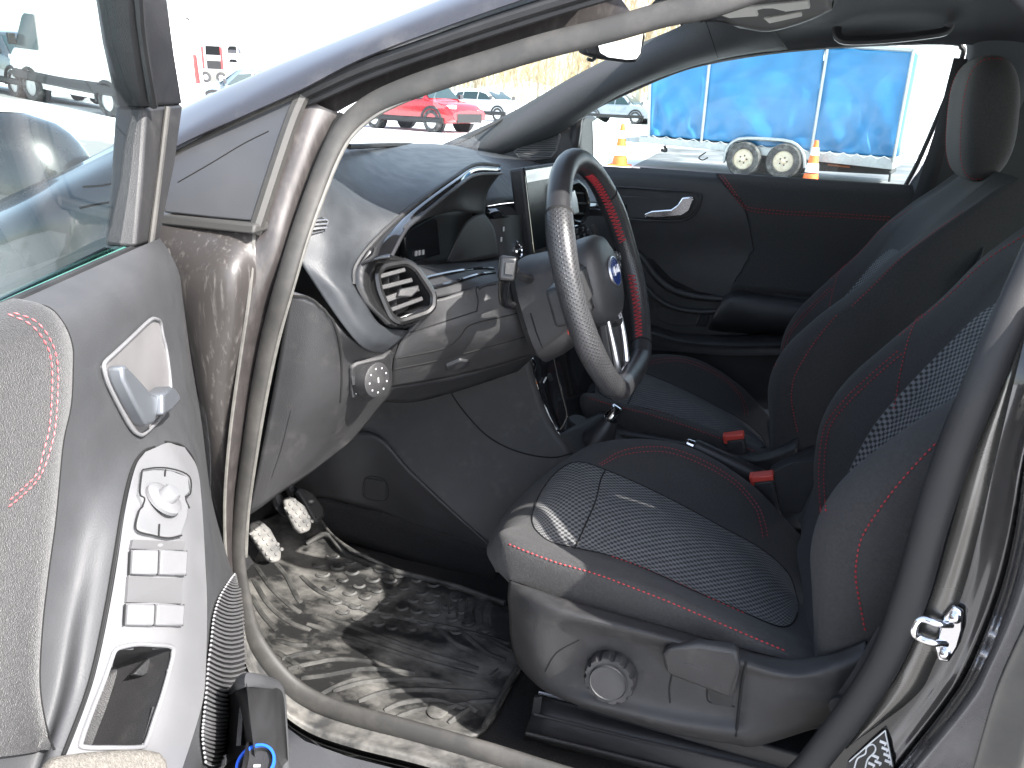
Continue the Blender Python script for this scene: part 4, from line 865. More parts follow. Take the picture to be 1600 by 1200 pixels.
# indicator stalk pointing at the open door
s0 = sub('indicator_stalk', Y(795, 425, -.47), 'indicator stalk with a chunky end')
k = MB(); k.tube([Y(826, 436, -.42), Y(812, 430, -.45), Y(803, 425, -.475), Y(799, 420, -.49)], [.010, .0085, .009, .011], 12, flat=.8); k.build('arm', M['gloss'], s0)
hp = Y(793, 420, -.50); hv = np.array([.35, -.90, .22]); hv /= np.linalg.norm(hv); hu = np.array([0, .2, 1.]); hu -= hv*(hu @ hv); hu /= np.linalg.norm(hu); hs = np.cross(hu, hv)
k = MB(); k.box(hp-hv*.004, hv*.017, hs*.0125, hu*.0165); k.build('end_cap', mat('stalk black', (.014, .014, .015), .3), s0, bevel=.005, seg=3)
k = MB(); k.box(hp+hv*.0145+hs*.002, hv*.0016, hs*.006, hu*.008); k.build('push_button', M['plastic'], s0, bevel=.001)
k = MB(); k.tube([Y(789, 436, -.49), Y(786, 455, -.475), Y(790, 473, -.455), Y(800, 478, -.435)], [.009, .0075, .009, .008], 10, flat=.7); k.build('stem', M['gloss'], s0)
# ================================================================ PASSENGER DOOR
pd = sub('passenger_door', (0, .75, .3), 'closed far door with chrome handle and red stitched upper panel')
k = MB(); k.patch([P3(r, Y) for r in (
    [(890, 256, .695), (1000, 263, .695), (1125, 271, .695), (1280, 281, .695), (1430, 291, .695), (1560, 300, .695)],
    [(890, 275, .675), (1000, 280, .675), (1130, 288, .675), (1280, 300, .675), (1430, 308, .675), (1560, 316, .675)],
    [(890, 330, .675), (1000, 335, .68), (1130, 338, .675), (1280, 345, .672), (1430, 352, .672), (1560, 356, .672)],
    [(890, 390, .70), (1000, 395, .70), (1130, 395, .69), (1280, 400, .685), (1430, 410, .685), (1560, 420, .685)],
    [(890, 450, .705), (1000, 450, .70), (1130, 455, .685), (1280, 460, .68), (1430, 470, .68), (1560, 480, .68)],
    [(890, 520, .71), (1000, 520, .70), (1130, 520, .685), (1280, 525, .68), (1430, 530, .68), (1560, 540, .68)],
    [(890, 640, .70), (1000, 640, .70), (1130, 640, .70), (1280, 640, .70), (1430, 650, .70), (1560, 660, .70)])], 8, 6)
dp = k.build('door_card', M['plastic_dark'], pd, thick=.004)
k = MB(); gx = []
up_ = [(1119, 272), (1200, 277), (1310, 284), (1440, 292)]; lo_ = [(1163, 330), (1220, 338), (1310, 342), (1440, 350)]
lo2 = [(1180, 455), (1225, 462), (1320, 470), (1440, 480)]; m1 = [(1128, 287), (1205, 295), (1310, 302), (1440, 310)]; mm2 = [(1150, 380), (1222, 395), (1315, 405), (1440, 412)]
k.patch([[on(dp, x, y, .005) for x, y in r] for r in (up_, m1, lo_, [(1172, 390), (1222, 395), (1315, 405), (1440, 412)], [(1140, 452), (1225, 460), (1320, 468), (1440, 478)])], 8, 6)
dpu = k.build('upper_panel', M['cloth'], pd, thick=.004)
seam(dpu, [(1120, 273), (1135, 300), (1150, 325), (1160, 370), (1163, 405), (1148, 440)], .0014, M['seam'], pd)
k = MB()
for o in (0, 5): stitches(k, path_on(dpu, [(1124+o, 274), (1142+o, 298), (1158+o, 320), (1176, 330-o), (1230, 335-o), (1310, 339-o), (1392, 344-o)], .0008), r=.0013, dash=.0075, gap=.0015)
k.build('stitching', M['red'], pd, kind='stuff')
k = MB(); rec = [(942, 296), (965, 292), (1040, 297), (1090, 301), (1095, 312), (1088, 330), (1075, 341), (1050, 345), (975, 341), (960, 330), (948, 312)]
k.slab([on(dp, x, y, .001) for x, y in rec], (0, .012, 0)); k.build('handle_recess', M['plastic'], pd, bevel=.004)
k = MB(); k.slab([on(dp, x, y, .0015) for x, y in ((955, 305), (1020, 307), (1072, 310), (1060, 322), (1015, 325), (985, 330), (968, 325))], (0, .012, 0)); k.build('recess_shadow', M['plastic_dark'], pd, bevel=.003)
k = MB(); k.tube([on(dp, x, y, .002) for x, y in rec], .0035, 8, closed=True, sub=3); k.build('handle_bezel', M['plastic'], pd)
k = MB(); k.slab([on(dp, x, y, .016) for x, y in ((1008, 332), (1020, 327), (1050, 325), (1060, 318), (1067, 307), (1083, 306), (1086, 311), (1079, 328), (1067, 336), (1030, 339), (1010, 338))], (0, .011, 0)); k.build('door_handle', M['chrome'], pd, bevel=.004, seg=3, label='chrome inner door handle')
# pocket swoop, tray and armrest
k = MB(); k.tube([on(dp, x, y, .006) for x, y in ((985, 385), (1005, 402), (1025, 430), (1052, 452), (1090, 463), (1132, 467))], [.010, .010, .011, .011, .010, .008], 10, sub=5); k.build('pocket_rim', M['plastic'], pd)
k = MB(); k.tube([on(dp, x, y, .012) for x, y in ((985, 425), (1008, 445), (1035, 470), (1065, 482), (1100, 486), (1130, 484))], [.007]*6, 10, sub=5); k.build('pocket_rim', M['plastic'], pd)
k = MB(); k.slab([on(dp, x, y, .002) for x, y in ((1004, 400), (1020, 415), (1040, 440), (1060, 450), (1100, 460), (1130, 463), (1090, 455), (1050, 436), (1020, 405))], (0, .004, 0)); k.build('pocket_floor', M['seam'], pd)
k = MB(); k.slab([on(dp, x, y, .003) for x, y in ((1022, 478), (1092, 489), (1087, 508), (1045, 508), (1030, 498))], (0, .005, 0)); k.build('tray', M['plastic'], pd, bevel=.003)
k = MB(); k.slab([on(dp, x, y, .0045) for x, y in ((1094, 489), (1110, 489), (1104, 510), (1086, 509))], (0, .005, 0)); k.build('tray_end', M['gloss'], pd, bevel=.002)
k = MB(); k.patch([P3(r, Y) for r in ([(1138, 458, .69), (1155, 454, .69), (1220, 462, .69), (1330, 478, .69), (1440, 490, .69)], [(1128, 470, .64), (1150, 466, .62), (1220, 472, .615), (1330, 486, .61), (1440, 500, .61)], [(1112, 500, .64), (1150, 500, .62), (1220, 508, .61), (1330, 520, .61), (1440, 530, .61)], [(1106, 516, .69), (1150, 520, .68), (1220, 525, .67), (1330, 535, .67), (1440, 545, .67)])], 6, 5); k.build('armrest', M['plastic_dark'], pd, thick=.004)
k = MB(); k.patch([P3(r, Y) for r in ([(1000, 500, .69), (1060, 520, .68), (1140, 524, .67), (1250, 520, .67), (1400, 535, .67)], [(1000, 515, .65), (1060, 533, .63), (1140, 540, .62), (1250, 540, .62), (1400, 550, .62)], [(1000, 545, .67), (1060, 550, .66), (1140, 556, .65), (1250, 556, .65), (1400, 570, .65)])], 6, 5); k.build('lower_bin', M['plastic'], pd, thick=.004)
# window frame and pane
wf = [(903, 250), (905, 218), (910, 186), (925, 171), (965, 151), (1050, 114), (1110, 97), (1200, 82), (1300, 72), (1400, 67), (1488, 67), (1502, 74), (1503, 90), (1470, 172), (1436, 250), (1414, 292)]
k = MB(); k.slab([Y(x, y, .715) for x, y in wf], (0, .004, 0)); k.build('window', M['glass_clear'], pd)
k = MB(); k.tube([Y(x, y, .705) for x, y in wf], .0055, 8, sub=4); k.build('window_rubber', M['rubber_black'], pd)
k = MB(); k.grid([[Y(x, y, .70) for x, y in ((880, 262), (893, 215), (903, 178), (922, 162))], [Y(x, y, .70) for x, y in ((901, 262), (907, 218), (911, 186), (927, 172))]]); k.build('frame_post', M['plastic_dark'], pd, thick=.02)
k = MB(); k.grid([[Y(x, y, .705) for x, y in ((1000, 262), (1125, 271), (1280, 281), (1430, 291))], [Y(x, y, .73) for x, y in ((1000, 261), (1125, 270), (1280, 280), (1430, 290))]]); k.build('belt_rubber', M['rubber_black'], pd, thick=.006)
# outside door skin
k = MB(); k.grid([[(-.42, .80, .3), (.5, .80, .3)], [(-.40, .80, .98), (.54, .80, .98)], [(-.38, .745, 1.02), (.54, .745, 1.02)]]); k.build('door_skin', M['paint'], pd, thick=.004)
# passenger door mirror
pm = sub('door_mirror', Y(930, 220, .95), 'far door mirror with its glass facing back and a pale reflection')
k = MB(); mpn = np.array([.95, -.22, .1]); mpn /= np.linalg.norm(mpn); mc = Y(930, 220, .93)
mo_ = [(908, 256), (904, 225), (906, 195), (915, 182), (932, 180), (948, 190), (955, 215), (953, 250), (946, 260)]
k.slab([PL(x, y, mc, mpn) for x, y in mo_], -mpn*.07); k.build('housing', M['plastic_dark'], pm, bevel=.02, seg=4)
k = MB(); k.slab([PL(x, y, mc+mpn*.002, mpn) for x, y in ((928, 255), (927, 215), (926, 190), (934, 185), (947, 193), (952, 216), (950, 250), (944, 257))], -mpn*.003); k.build('glass', M['mirror'], pm)
# B pillar trim and belt on the far side
k = MB(); k.patch([P3(r, Y) for r in ([(1506, 60, .69), (1508, 92, .69), (1470, 190, .70), (1440, 260, .70), (1416, 300, .70), (1380, 420, .69)], [(1535, 60, .66), (1525, 100, .66), (1490, 195, .66), (1462, 265, .66), (1440, 310, .66), (1410, 420, .66)], [(1620, 50, .66), (1600, 110, .66), (1560, 200, .66), (1530, 270, .66), (1500, 320, .66), (1480, 420, .66)], [(1650, 50, .70), (1632, 110, .70), (1590, 205, .70), (1560, 275, .70), (1530, 330, .70), (1500, 430, .70)])], 6, 6)
k.build('pillar_trim', M['trim_cloth'], car, thick=.004, label='dark centre pillar trim on the passenger side')
k = MB(); k.grid([[Y(x, y, .635) for x, y in ((1490, 90), (1462, 200), (1420, 330))], [Y(x, y, .625) for x, y in ((1512, 92), (1486, 203), (1450, 335))]]); k.build('seatbelt', mat('seatbelt webbing', (.03, .03, .032), .8, bump=.4, bscale=600), car, thick=.0015)
k = MB(); k.abox(1.25, 1.75, .66, .70, .3, 1.35); k.abox(.55, 1.3, .67, .70, .3, .98); k.slab([(.60, .68, .95), (.74, .68, .95), (.82, .68, 1.36), (.60, .68, 1.36)], (0, .02, 0)); k.build('rear_side_trim', M['plastic_dark'], car, bevel=.02)
k = MB(); k.abox(1.25, 1.5, -.6, .6, .3, .98); k.build('rear_seat', M['cloth'], car, bevel=.06, seg=4)

# ================================================================ OPEN DRIVER'S DOOR
dd = sub('driver_door', DH+np.array([0, 0, .3]), 'open near door with sunlit grey inner panel')
rows = [
    [(250, 372, .06), (213, 388, .057), (168, 408, .052), (90, 443, .046), (0, 483, .042), (-160, 555, .04)],
    [(268, 400, .055), (228, 418, .068), (176, 438, .066), (100, 470, .06), (10, 505, .056), (-150, 580, .05)],
    [(283, 440, .05), (242, 462, .074), (185, 480, .076), (110, 510, .072), (20, 540, .066), (-140, 620, .06)],
    [(297, 540, .05), (264, 560, .074), (190, 590, .078), (110, 612, .074), (20, 640, .068), (-130, 710, .06)],
    [(315, 660, .05), (287, 676, .085), (208, 706, .082), (120, 730, .074), (20, 760, .066), (-120, 830, .06)],
    [(330, 775, .053), (312, 796, .122), (200, 800, .100), (118, 830, .076), (20, 870, .066), (-110, 930, .06)],
    [(352, 860, .062), (316, 870, .132), (184, 880, .102), (108, 905, .078), (15, 935, .066), (-105, 1000, .06)],
    [(374, 930, .072), (319, 955, .136), (164, 965, .102), (100, 980, .079), (10, 1005, .066), (-100, 1060, .06)],
    [(381, 1010, .08), (315, 1060, .140), (142, 1070, .102), (88, 1080, .08), (0, 1100, .066), (-90, 1150, .06)],
    [(376, 1100, .08), (300, 1150, .140), (106, 1165, .100), (66, 1175, .08), (-8, 1190, .066), (-90, 1230, .06)],
    [(352, 1195, .08), (274, 1230, .140), (75, 1250, .100), (40, 1260, .08), (-20, 1280, .066), (-90, 1320, .06)]]
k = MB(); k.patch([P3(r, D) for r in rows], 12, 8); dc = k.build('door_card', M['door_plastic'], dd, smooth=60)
bm = bmesh.new(); bm.from_mesh(dc.data); iv = [v for v in bm.verts if not v.is_boundary]
for _ in range(14): bmesh.ops.smooth_vert(bm, verts=iv, factor=.5, use_axis_x=True, use_axis_y=True, use_axis_z=True)
bm.to_mesh(dc.data); bm.free()
# cloth pad with double red stitch
padb = [(40, 474), (77, 482), (100, 508), (112, 540), (113, 573), (110, 633), (98, 690), (91, 760), (85, 820), (74, 900), (65, 980), (61, 1067), (70, 1130), (84, 1172)]
k = MB(); pb = cr([np.array(p, float) for p in padb], 4); G_ = []
for p in pb:
    yl = p[1]+.30*(p[0]+90)*(1 if p[1] < 900 else .35); row = []
    for t in np.linspace(0, 1, 14):
        x = p[0]+(-88-p[0])*t; y = p[1]+(yl-p[1])*t
        if y < 486-.445*x+2: y = 486-.445*x+2
        row.append(on(dc, x, y, .0065*min(1, (t*6)**.5)+.0002))
    G_.append(row)
k.grid(G_, face=CPOS); pad = k.build('cloth_panel', M['door_cloth'], dd, smooth=70)
k = MB()
for o in (0, 9):
    stitches(k, path_on(pad, [(20-o, 490+o*.2), (55-o, 503+o*.5), (78-o, 533+o*.3), (88-o, 567), (88-o, 620), (84-o, 670), (76-o, 705-o*.3), (62-o*.6, 742-o*.4), (40-o*.4, 768-o*.8), (5, 797-o)], .0008), r=.0007, dash=.0042, gap=.0012)
k.build('stitching', mat('pale red thread', (.55, .10, .11), .6), dd, kind='stuff')
seam(dc, [(40, 473), (77, 481), (101, 508), (113, 540), (114, 573), (111, 633), (99, 690), (92, 760), (86, 820), (75, 900), (66, 980), (62, 1067), (71, 1130), (85, 1172)], .0008, M['seam'], dd, name='panel_gap')
# inner handle
bez = [(157, 573), (162, 563), (172, 554), (200, 528), (230, 500), (240, 499), (246, 504), (250, 525), (256, 550), (262, 600), (261, 632), (245, 655), (222, 678), (212, 679), (200, 668), (180, 632), (163, 597)]
nh = onrm(dc, 215, 590)
k = MB(); k.slab([on(dc, x, y, .0018) for x, y in bez], nh*-.004); k.build('handle_recess', mat('pale recess', (.16, .155, .155), .45, mott=.08), dd, bevel=.001)
k = MB(); k.tube([on(dc, x, y, .0025) for x, y in bez], .0017, 8, closed=True, sub=3); k.build('handle_bezel', M['door_satin'], dd)
k = MB(); k.slab([on(dc, x, y, .014) for x, y in ((163, 574), (169, 570), (190, 592), (213, 617), (222, 620), (222, 640), (218, 664), (209, 667), (203, 664), (183, 628), (166, 594))], nh*-.013); k.build('door_handle', mat('grey satin handle', (.20, .215, .235), .3, metal=.6), dd, bevel=.003, seg=3)
k = MB(); k.slab([on(dc, x, y, .019) for x, y in ((220, 617), (234, 606), (243, 610), (249, 620), (251, 632), (236, 646), (221, 652))], nh*-.016); k.build('lock_lever', mat('grey lock lever', (.14, .15, .165), .35, metal=.5), dd, bevel=.003, seg=3)
# switch plate
plo = [(257, 693), (283, 700), (303, 730), (309, 775), (311, 800), (318, 933), (316, 1067), (306, 1120), (277, 1197), (262, 1230), (70, 1240), (100, 1180), (133, 1093), (150, 1033), (167, 950), (180, 875), (192, 800), (207, 733), (227, 707)]
L_ = [(222, 708), (207, 733), (193, 795), (180, 875), (167, 950), (150, 1033), (133, 1093), (100, 1180), (72, 1238)]
M_ = [(257, 694), (258, 735), (255, 800), (250, 875), (243, 945), (232, 1035), (222, 1100), (198, 1185), (170, 1238)]
R_ = [(284, 701), (304, 735), (311, 800), (315, 875), (318, 945), (316, 1040), (310, 1100), (283, 1188), (266, 1230)]
k = MB(); k.patch([[on(dc, x, y, .003) for x, y in r] for r in (L_, [((a+c)/2, (b+d)/2) for (a, b), (c, d) in zip(L_, M_)], M_, [((a+c)/2, (b+d)/2) for (a, b), (c, d) in zip(M_, R_)], R_)], 14, 12)
plt = k.build('switch_plate', M['door_satin'], dd, smooth=60)
seam(dc, [(240, 699), (222, 707), (205, 734), (190, 797), (177, 876), (164, 951), (147, 1034), (130, 1094), (97, 1181)], .0012, M['seam'], dd, name='panel_gap', off=.001)
seam(dc, [(257, 691), (286, 699), (306, 733), (313, 800), (317.5, 875), (320.5, 945), (318.5, 1040), (312, 1102), (285, 1190)], .0012, M['seam'], dd, name='panel_gap', off=.001)
pk = [(173, 1030), (178, 1018), (187, 1012), (213, 1007), (240, 1008), (263, 1010), (269, 1017), (266, 1035), (253, 1083), (240, 1122), (227, 1160), (217, 1168), (170, 1169), (130, 1168), (126, 1158), (143, 1110), (160, 1067)]
lip = [on(plt, x, y, .001) for x, y in pk]; pn = onrm(plt, 200, 1080)
cut(plt, pk); cut(dc, pk)
lp = cr(lip, 4, True); c = sum(lp)/len(lp)
k = MB(); k.grid([lp+[lp[0]], [p-pn*.02 for p in lp+[lp[0]]], [c+(p-c)*.90-pn*.055 for p in lp+[lp[0]]], [c+(p-c)*.5-pn*.062 for p in lp+[lp[0]]], [c-pn*.062 for p in lp+[lp[0]]]], face=CPOS); k.build('pull_pocket', M['plastic'], dd, smooth=50)
k = MB(); k.tube(lip, .0016, 8, closed=True, sub=4); k.build('pocket_lip', M['door_satin'], dd)
k = MB(); q = lambda x, y, d: on(dc, *(x, y)) if False else None
pp = lambda x, y, d: PL(x, y, c-pn*d, pn)
k.slab([pp(x, y, .028) for x, y in ((209, 1053), (238, 1023), (258, 1018), (262, 1026), (236, 1048), (224, 1056))], -pn*.006); k.build('pocket_rib', M['plastic_dark'], dd, bevel=.001)
# mirror control and window switches
nm = onrm(plt, 250, 780)
k = MB(); mcp = [(217, 740), (235, 737), (262, 738), (289, 748), (291, 772), (284, 780), (289, 796), (287, 812), (278, 838), (258, 842), (234, 838), (209, 829), (212, 803), (220, 790), (213, 775)]
k.slab([on(plt, x, y, .0035) for x, y in mcp], nm*-.006); k.build('mirror_switch', M['door_satin'], dd, bevel=.0012)
for s_ in ([(217, 739), (214, 775), (221, 783), (218, 795)], [(218, 795), (212, 803), (208, 830), (234, 839), (258, 843), (278, 839)], [(218, 738), (236, 735), (262, 736), (290, 747), (292, 773), (284, 781), (290, 797)], [(244, 822), (243, 840)], [(254, 738), (253, 748)]):
    seam(plt, s_, .0007, M['seam'], dd, name='switch_gap', off=.0035)
k = MB(); cm = on(plt, 250, 785, .003); k.lathe([(.0165, 0), (.0165, .003), (.014, .0045), (.008, .005), (.0075, .011), (.006, .013), (0, .0135)], cm, nm, 26); k.build('mirror_knob', M['door_satin'], dd)
nb = onrm(plt, 240, 900)
for (x0, y0, x1, y1), (rx0, ry0, rx1, ry1) in (((201, 862, 283, 900), (204, 845, 284, 861)), ((193, 945, 278, 979), (197, 902, 280, 944))):
    k = MB(); k.slab([on(plt, x, y, .0028) for x, y in ((rx0, ry0), (rx1, ry0+3), (rx1-1, ry1), (rx0-3, ry1-2))], nb*-.003); k.build('switch_recess', mat('recess grey', (.10, .10, .102), .5), dd)
    xm = (x0+x1)/2
    for a, b in ((x0, xm-2), (xm+2, x1)):
        k = MB(); k.slab([on(plt, x, y, .006) for x, y in ((a, y0+1), (b, y0+1), (b-2, y1), (a-2, y1-1))], nb*-.006); k.build('window_switch', M['door_satin'], dd, bevel=.0014)
    for a in (x0-3, xm, x1+2):
        seam(plt, [(a+1, y0), (a-1, y1)], .0007, M['seam'], dd, name='switch_gap', off=.003, n=4)
# ribbed speaker grille
gl_ = [(363, 898), (352, 912), (338, 935), (329, 965), (325, 1000), (320, 1040), (317, 1080), (313, 1120), (311, 1152), (316, 1190)]
gr_ = [(366, 900), (371, 915), (374, 940), (377, 970), (379, 1005), (380, 1045), (379, 1085), (374, 1115), (364, 1150), (340, 1192)]
A_ = cr([np.array(p, float) for p in gl_], 6); B_ = cr([np.array(p, float) for p in gr_], 6)
k = MB(); k.grid([[on(dc, a[0]+(b[0]-a[0])*t, a[1]+(b[1]-a[1])*t, .002) for t in np.linspace(0, 1, 6)] for a, b in zip(A_, B_)], face=CPOS); gpn = k.build('speaker_panel', M['plastic_dark'], dd)
k = MB(); nr_ = 50
for i in range(nr_):
    t = i/(nr_-1)*(len(A_)-1); j_ = min(int(t), len(A_)-2); f_ = t-j_
    a = A_[j_]*(1-f_)+A_[j_+1]*f_; b = B_[j_]*(1-f_)+B_[j_+1]*f_
    if b[0]-a[0] < 3: continue
    k.tube([on(dc, a[0]+(b[0]-a[0])*s_, a[1]+(b[1]-a[1])*s_+9*math.sin(math.pi*s_)*(b[0]-a[0])/60, .003) for s_ in np.linspace(0, 1, 6)], .0013, 5, sub=1)
k.build('speaker_ribs', M['door_satin'], dd, kind='stuff')
# elbow pad
k = MB(); ep = [(84, 1186), (95, 1180), (140, 1174), (195, 1170), (233, 1170), (252, 1174), (264, 1186), (268, 1215), (240, 1260), (60, 1270), (72, 1220)]
k.slab([PL(x, y, on(plt, 180, 1185, .004), onrm(plt, 180, 1185)) for x, y in ep], -pn*.012); k.build('elbow_pad', M['pad_cloth'], dd, bevel=.004, seg=3)
# window frame post and glass
k = MB(); k.slab([D(x, y, w_) for x, y, w_ in ((203, -40, .10), (258, -40, .10), (272, 80, .08), (287, 163, .055), (229, 167, .055), (214, 70, .08))], -DN*.03); k.build('window_frame', M['plastic_dark'], dd, bevel=.004)
k = MB(); k.tube([D(x, y, w_+.004) for x, y, w_ in ((214, -40, .10), (222, 60, .08), (240, 165, .057))], .004, 8); k.build('frame_rubber', M['rubber_black'], dd)
k = MB(); k.slab([D(x, y, w_) for x, y, w_ in ((229, 167, .055), (287, 163, .055), (272, 260, .05), (250, 378, .052), (213, 386, .052), (222, 280, .052))], -DN*.03); k.build('window_frame', M['plastic'], dd, bevel=.004, label='lower mirror-side piece of the window frame')
k = MB(); k.tube([D(x, y, w_+.003) for x, y, w_ in ((262, 168, .056), (250, 270, .052), (236, 382, .052))], .003, 8); k.build('frame_rubber', M['rubber'], dd)
k = MB(); gp_ = [[D(x, y, w_-.012) for x, y, w_ in ((212, -45, .10), (100, -60, .10), (-60, -80, .10), (-260, -100, .10))], [D(x, y, w_-.012) for x, y, w_ in ((234, 166, .06), (110, 190, .062), (-60, 230, .064), (-260, 280, .066))], [D(x, y, w_-.012) for x, y, w_ in ((226, 378, .05), (95, 440, .045), (-20, 492, .042), (-260, 600, .04))]]
k.patch(gp_, 4, 4); k.build('window', M['glassgreen'], dd, label='driver door glass reflecting the dashboard')
k = MB(); k.tube([D(x, y, w_) for x, y, w_ in ((238, 376, .046), (168, 405, .046), (95, 438, .042), (0, 480, .039), (-120, 535, .038))], .0035, 8); k.build('window_rubber', M['rubber_black'], dd)
k = MB(); k.tube([D(x, y, w_) for x, y, w_ in ((226, 374, .041), (150, 408, .039), (60, 448, .036), (-20, 484, .034))], .0018, 6); k.build('glass_edge', M['glassedge'], dd)
# outer skin and edge of the door
k = MB(); Q = lambda u, z, w_: DH+DD*u+np.array([0, 0, z])+DN*w_
k.patch([[Q(u, z, w_) for u in (-.02, .35, .75, 1.05)] for z, w_ in ((.25, .0), (.6, -.05), (.9, -.04), (1.03, -.015))], 4, 4); k.build('door_skin', M['paint'], dd, thick=.003)
k = MB(); k.patch([[Q(-.02, .25, .0), Q(.0, .25, .05), Q(.03, .25, .075)], [Q(-.025, .6, -.04), Q(-.01, .6, .02), Q(.0, .6, .06)], [Q(-.025, .9, -.035), Q(-.015, .9, .02), Q(-.03, .9, .055)], [Q(-.02, 1.03, -.01), Q(-.01, 1.03, .02), Q(-.02, 1.03, .05)]], 4, 4); k.build('door_edge', M['paint_dirty'], dd, thick=.003)
# outside mirror of this door, and the front wing beyond the glass
dm = MB(); mc_ = D(38, 335, -.22); ea = CR_/np.linalg.norm(CR_); eu = np.array([0, 0, 1.]); ea = ea-eu*(ea @ eu); ea /= np.linalg.norm(ea); ed = np.cross(eu, ea)
sz = np.linalg.norm(mc_-CPOS)/FPX
for part_, zs0, m_, in_ in (('mirror_cap', (-.1, 1.0), M['paint_dark'], 0), ('mirror_body', (-1.0, -.1), M['plastic_dark'], .004)):
    dm = MB(); G_ = []
    for i in range(13):
        v = zs0[0]+(zs0[1]-zs0[0])*i/12; zz = v*125; rr0 = max(.02, 1-abs(v)**2.6)**(1/2.6)
        G_.append([mc_+eu*zz*sz+(ea*math.copysign(abs(math.cos(t))**.8, math.cos(t))*96+ed*math.copysign(abs(math.sin(t))**.8, math.sin(t))*70)*sz*rr0*(1-in_) for t in np.linspace(0, 2*math.pi, 40, endpoint=False)])
    dm.grid(G_, closed_u=True, face=None); dm.build(part_, m_, dd, smooth=60)
k = MB(); k.tube([mc_-eu*30*sz+(ea*math.copysign(abs(math.cos(t))**.8, math.cos(t))*99+ed*math.copysign(abs(math.sin(t))**.8, math.sin(t))*72)*sz*.98 for t in np.linspace(0, 2*math.pi, 25)[:-1]], 4*sz, 6, closed=True, sub=2); k.build('mirror_seam', M['seam'], dd)
k = MB(); k.box(mc_+DN*.10-eu*95*sz, DN*.12, DD*.05, eu*.014); k.build('mirror_arm', M['plastic_dark'], dd, bevel=.01)
k = MB(); k.patch([P3(r, Y) for r in ([(-140, 380, -.79), (20, 303, -.77), (118, 258, -.755), (225, 206, -.74), (262, 188, -.735)], [(-140, 430, -.83), (20, 345, -.82), (118, 300, -.80), (215, 253, -.78), (254, 235, -.77)], [(-140, 520, -.84), (20, 440, -.83), (118, 395, -.815), (205, 350, -.80), (240, 330, -.79)], [(-140, 640, -.85), (20, 560, -.84), (118, 520, -.83), (195, 475, -.82), (225, 450, -.81)])], 6, 6)
fwo = k.build('front_wing', M['paint_dark'], car, thick=.003)
for p in ([(130, 292), (170, 288), (205, 272), (225, 258)], [(125, 325), (160, 318), (225, 310)], [(178, 245), (176, 300), (170, 360)]): seam(fwo, p, .0012, M['seam'], car, name='wing_gap')
# lower door pocket
PW = .175
k = MB(); pr = [(350, 1100), (372, 1074), (386, 1062), (425, 1070), (436, 1085), (440, 1130), (444, 1215), (430, 1300), (340, 1330)]
pR = [D(x, y, PW if i > 1 else (.10, .14)[i]) for i, (x, y) in enumerate(pr)]
print('pocket', [tuple(np.round([(p-DH)@DD, p[2]], 2)) for p in pR])
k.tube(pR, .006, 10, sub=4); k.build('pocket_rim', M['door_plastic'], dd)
k = MB(); inn = [D(x, y, .06) for x, y in ((385, 1120), (395, 1125), (405, 1130), (408, 1140), (410, 1160), (405, 1215), (395, 1280), (340, 1300))]
k.grid([pR, [p-np.array([0, 0, .09]) for p in pR], [p-np.array([0, 0, .14])-DN*.03 for p in pR]], face=None); k.build('pocket_wall', M['rubber_black'], dd, thick=.005)  # wall coloured black to paint in the shade inside the pocket
k = MB(); k.slab([p-np.array([0, 0, .06]) for p in [D(x, y, PW-.004) for x, y in ((376, 1075), (430, 1080), (438, 1130), (440, 1215), (400, 1290), (330, 1300))]], (0, 0, -.01)); k.build('pocket_floor', M['plastic_dark'], dd)
k = MB(); k.slab([D(x, y, PW-.02) for x, y in ((388, 1074), (410, 1078), (411, 1165), (376, 1165), (380, 1110))], -DN*.004); k.build('pocket_divider', M['plastic'], dd)
# thing in the pocket: black cap with a blue ring
tube_ = empty('pocket_flask', D(399, 1195, PW-.012)-np.array([0, 0, .05]), None, 'small black cylinder with a bright blue ring lying in the open door pocket', 'flask')
fc = D(400, 1194, PW+.004); fa = np.array([.05, -.35, 1.]); fa /= np.linalg.norm(fa)
k = MB(); k.lathe([(.017, -.07), (.0175, -.004), (.0165, .0), (.0145, .0), (.0135, -.004), (0, -.004)], fc, fa, 24); k.build('body', M['plastic_dark'], tube_)
k = MB(); k.lathe([(.0172, .0), (.0172, .0025), (.0150, .0025), (.0150, .0), (.0172, 0)], fc, fa, 28, caps=False); k.build('ring', M['bluering'], tube_)
k = MB(); k.box(fc-fa*.0035, CR_*.003, np.cross(fa, CR_)*.0012, fa*.0006); k.box(fc-fa*.0035+np.cross(fa, CR_)*-.004, CR_*.002, np.cross(fa, CR_)*.002, fa*.0006); k.build('lettering', M['ltgrey'], tube_)
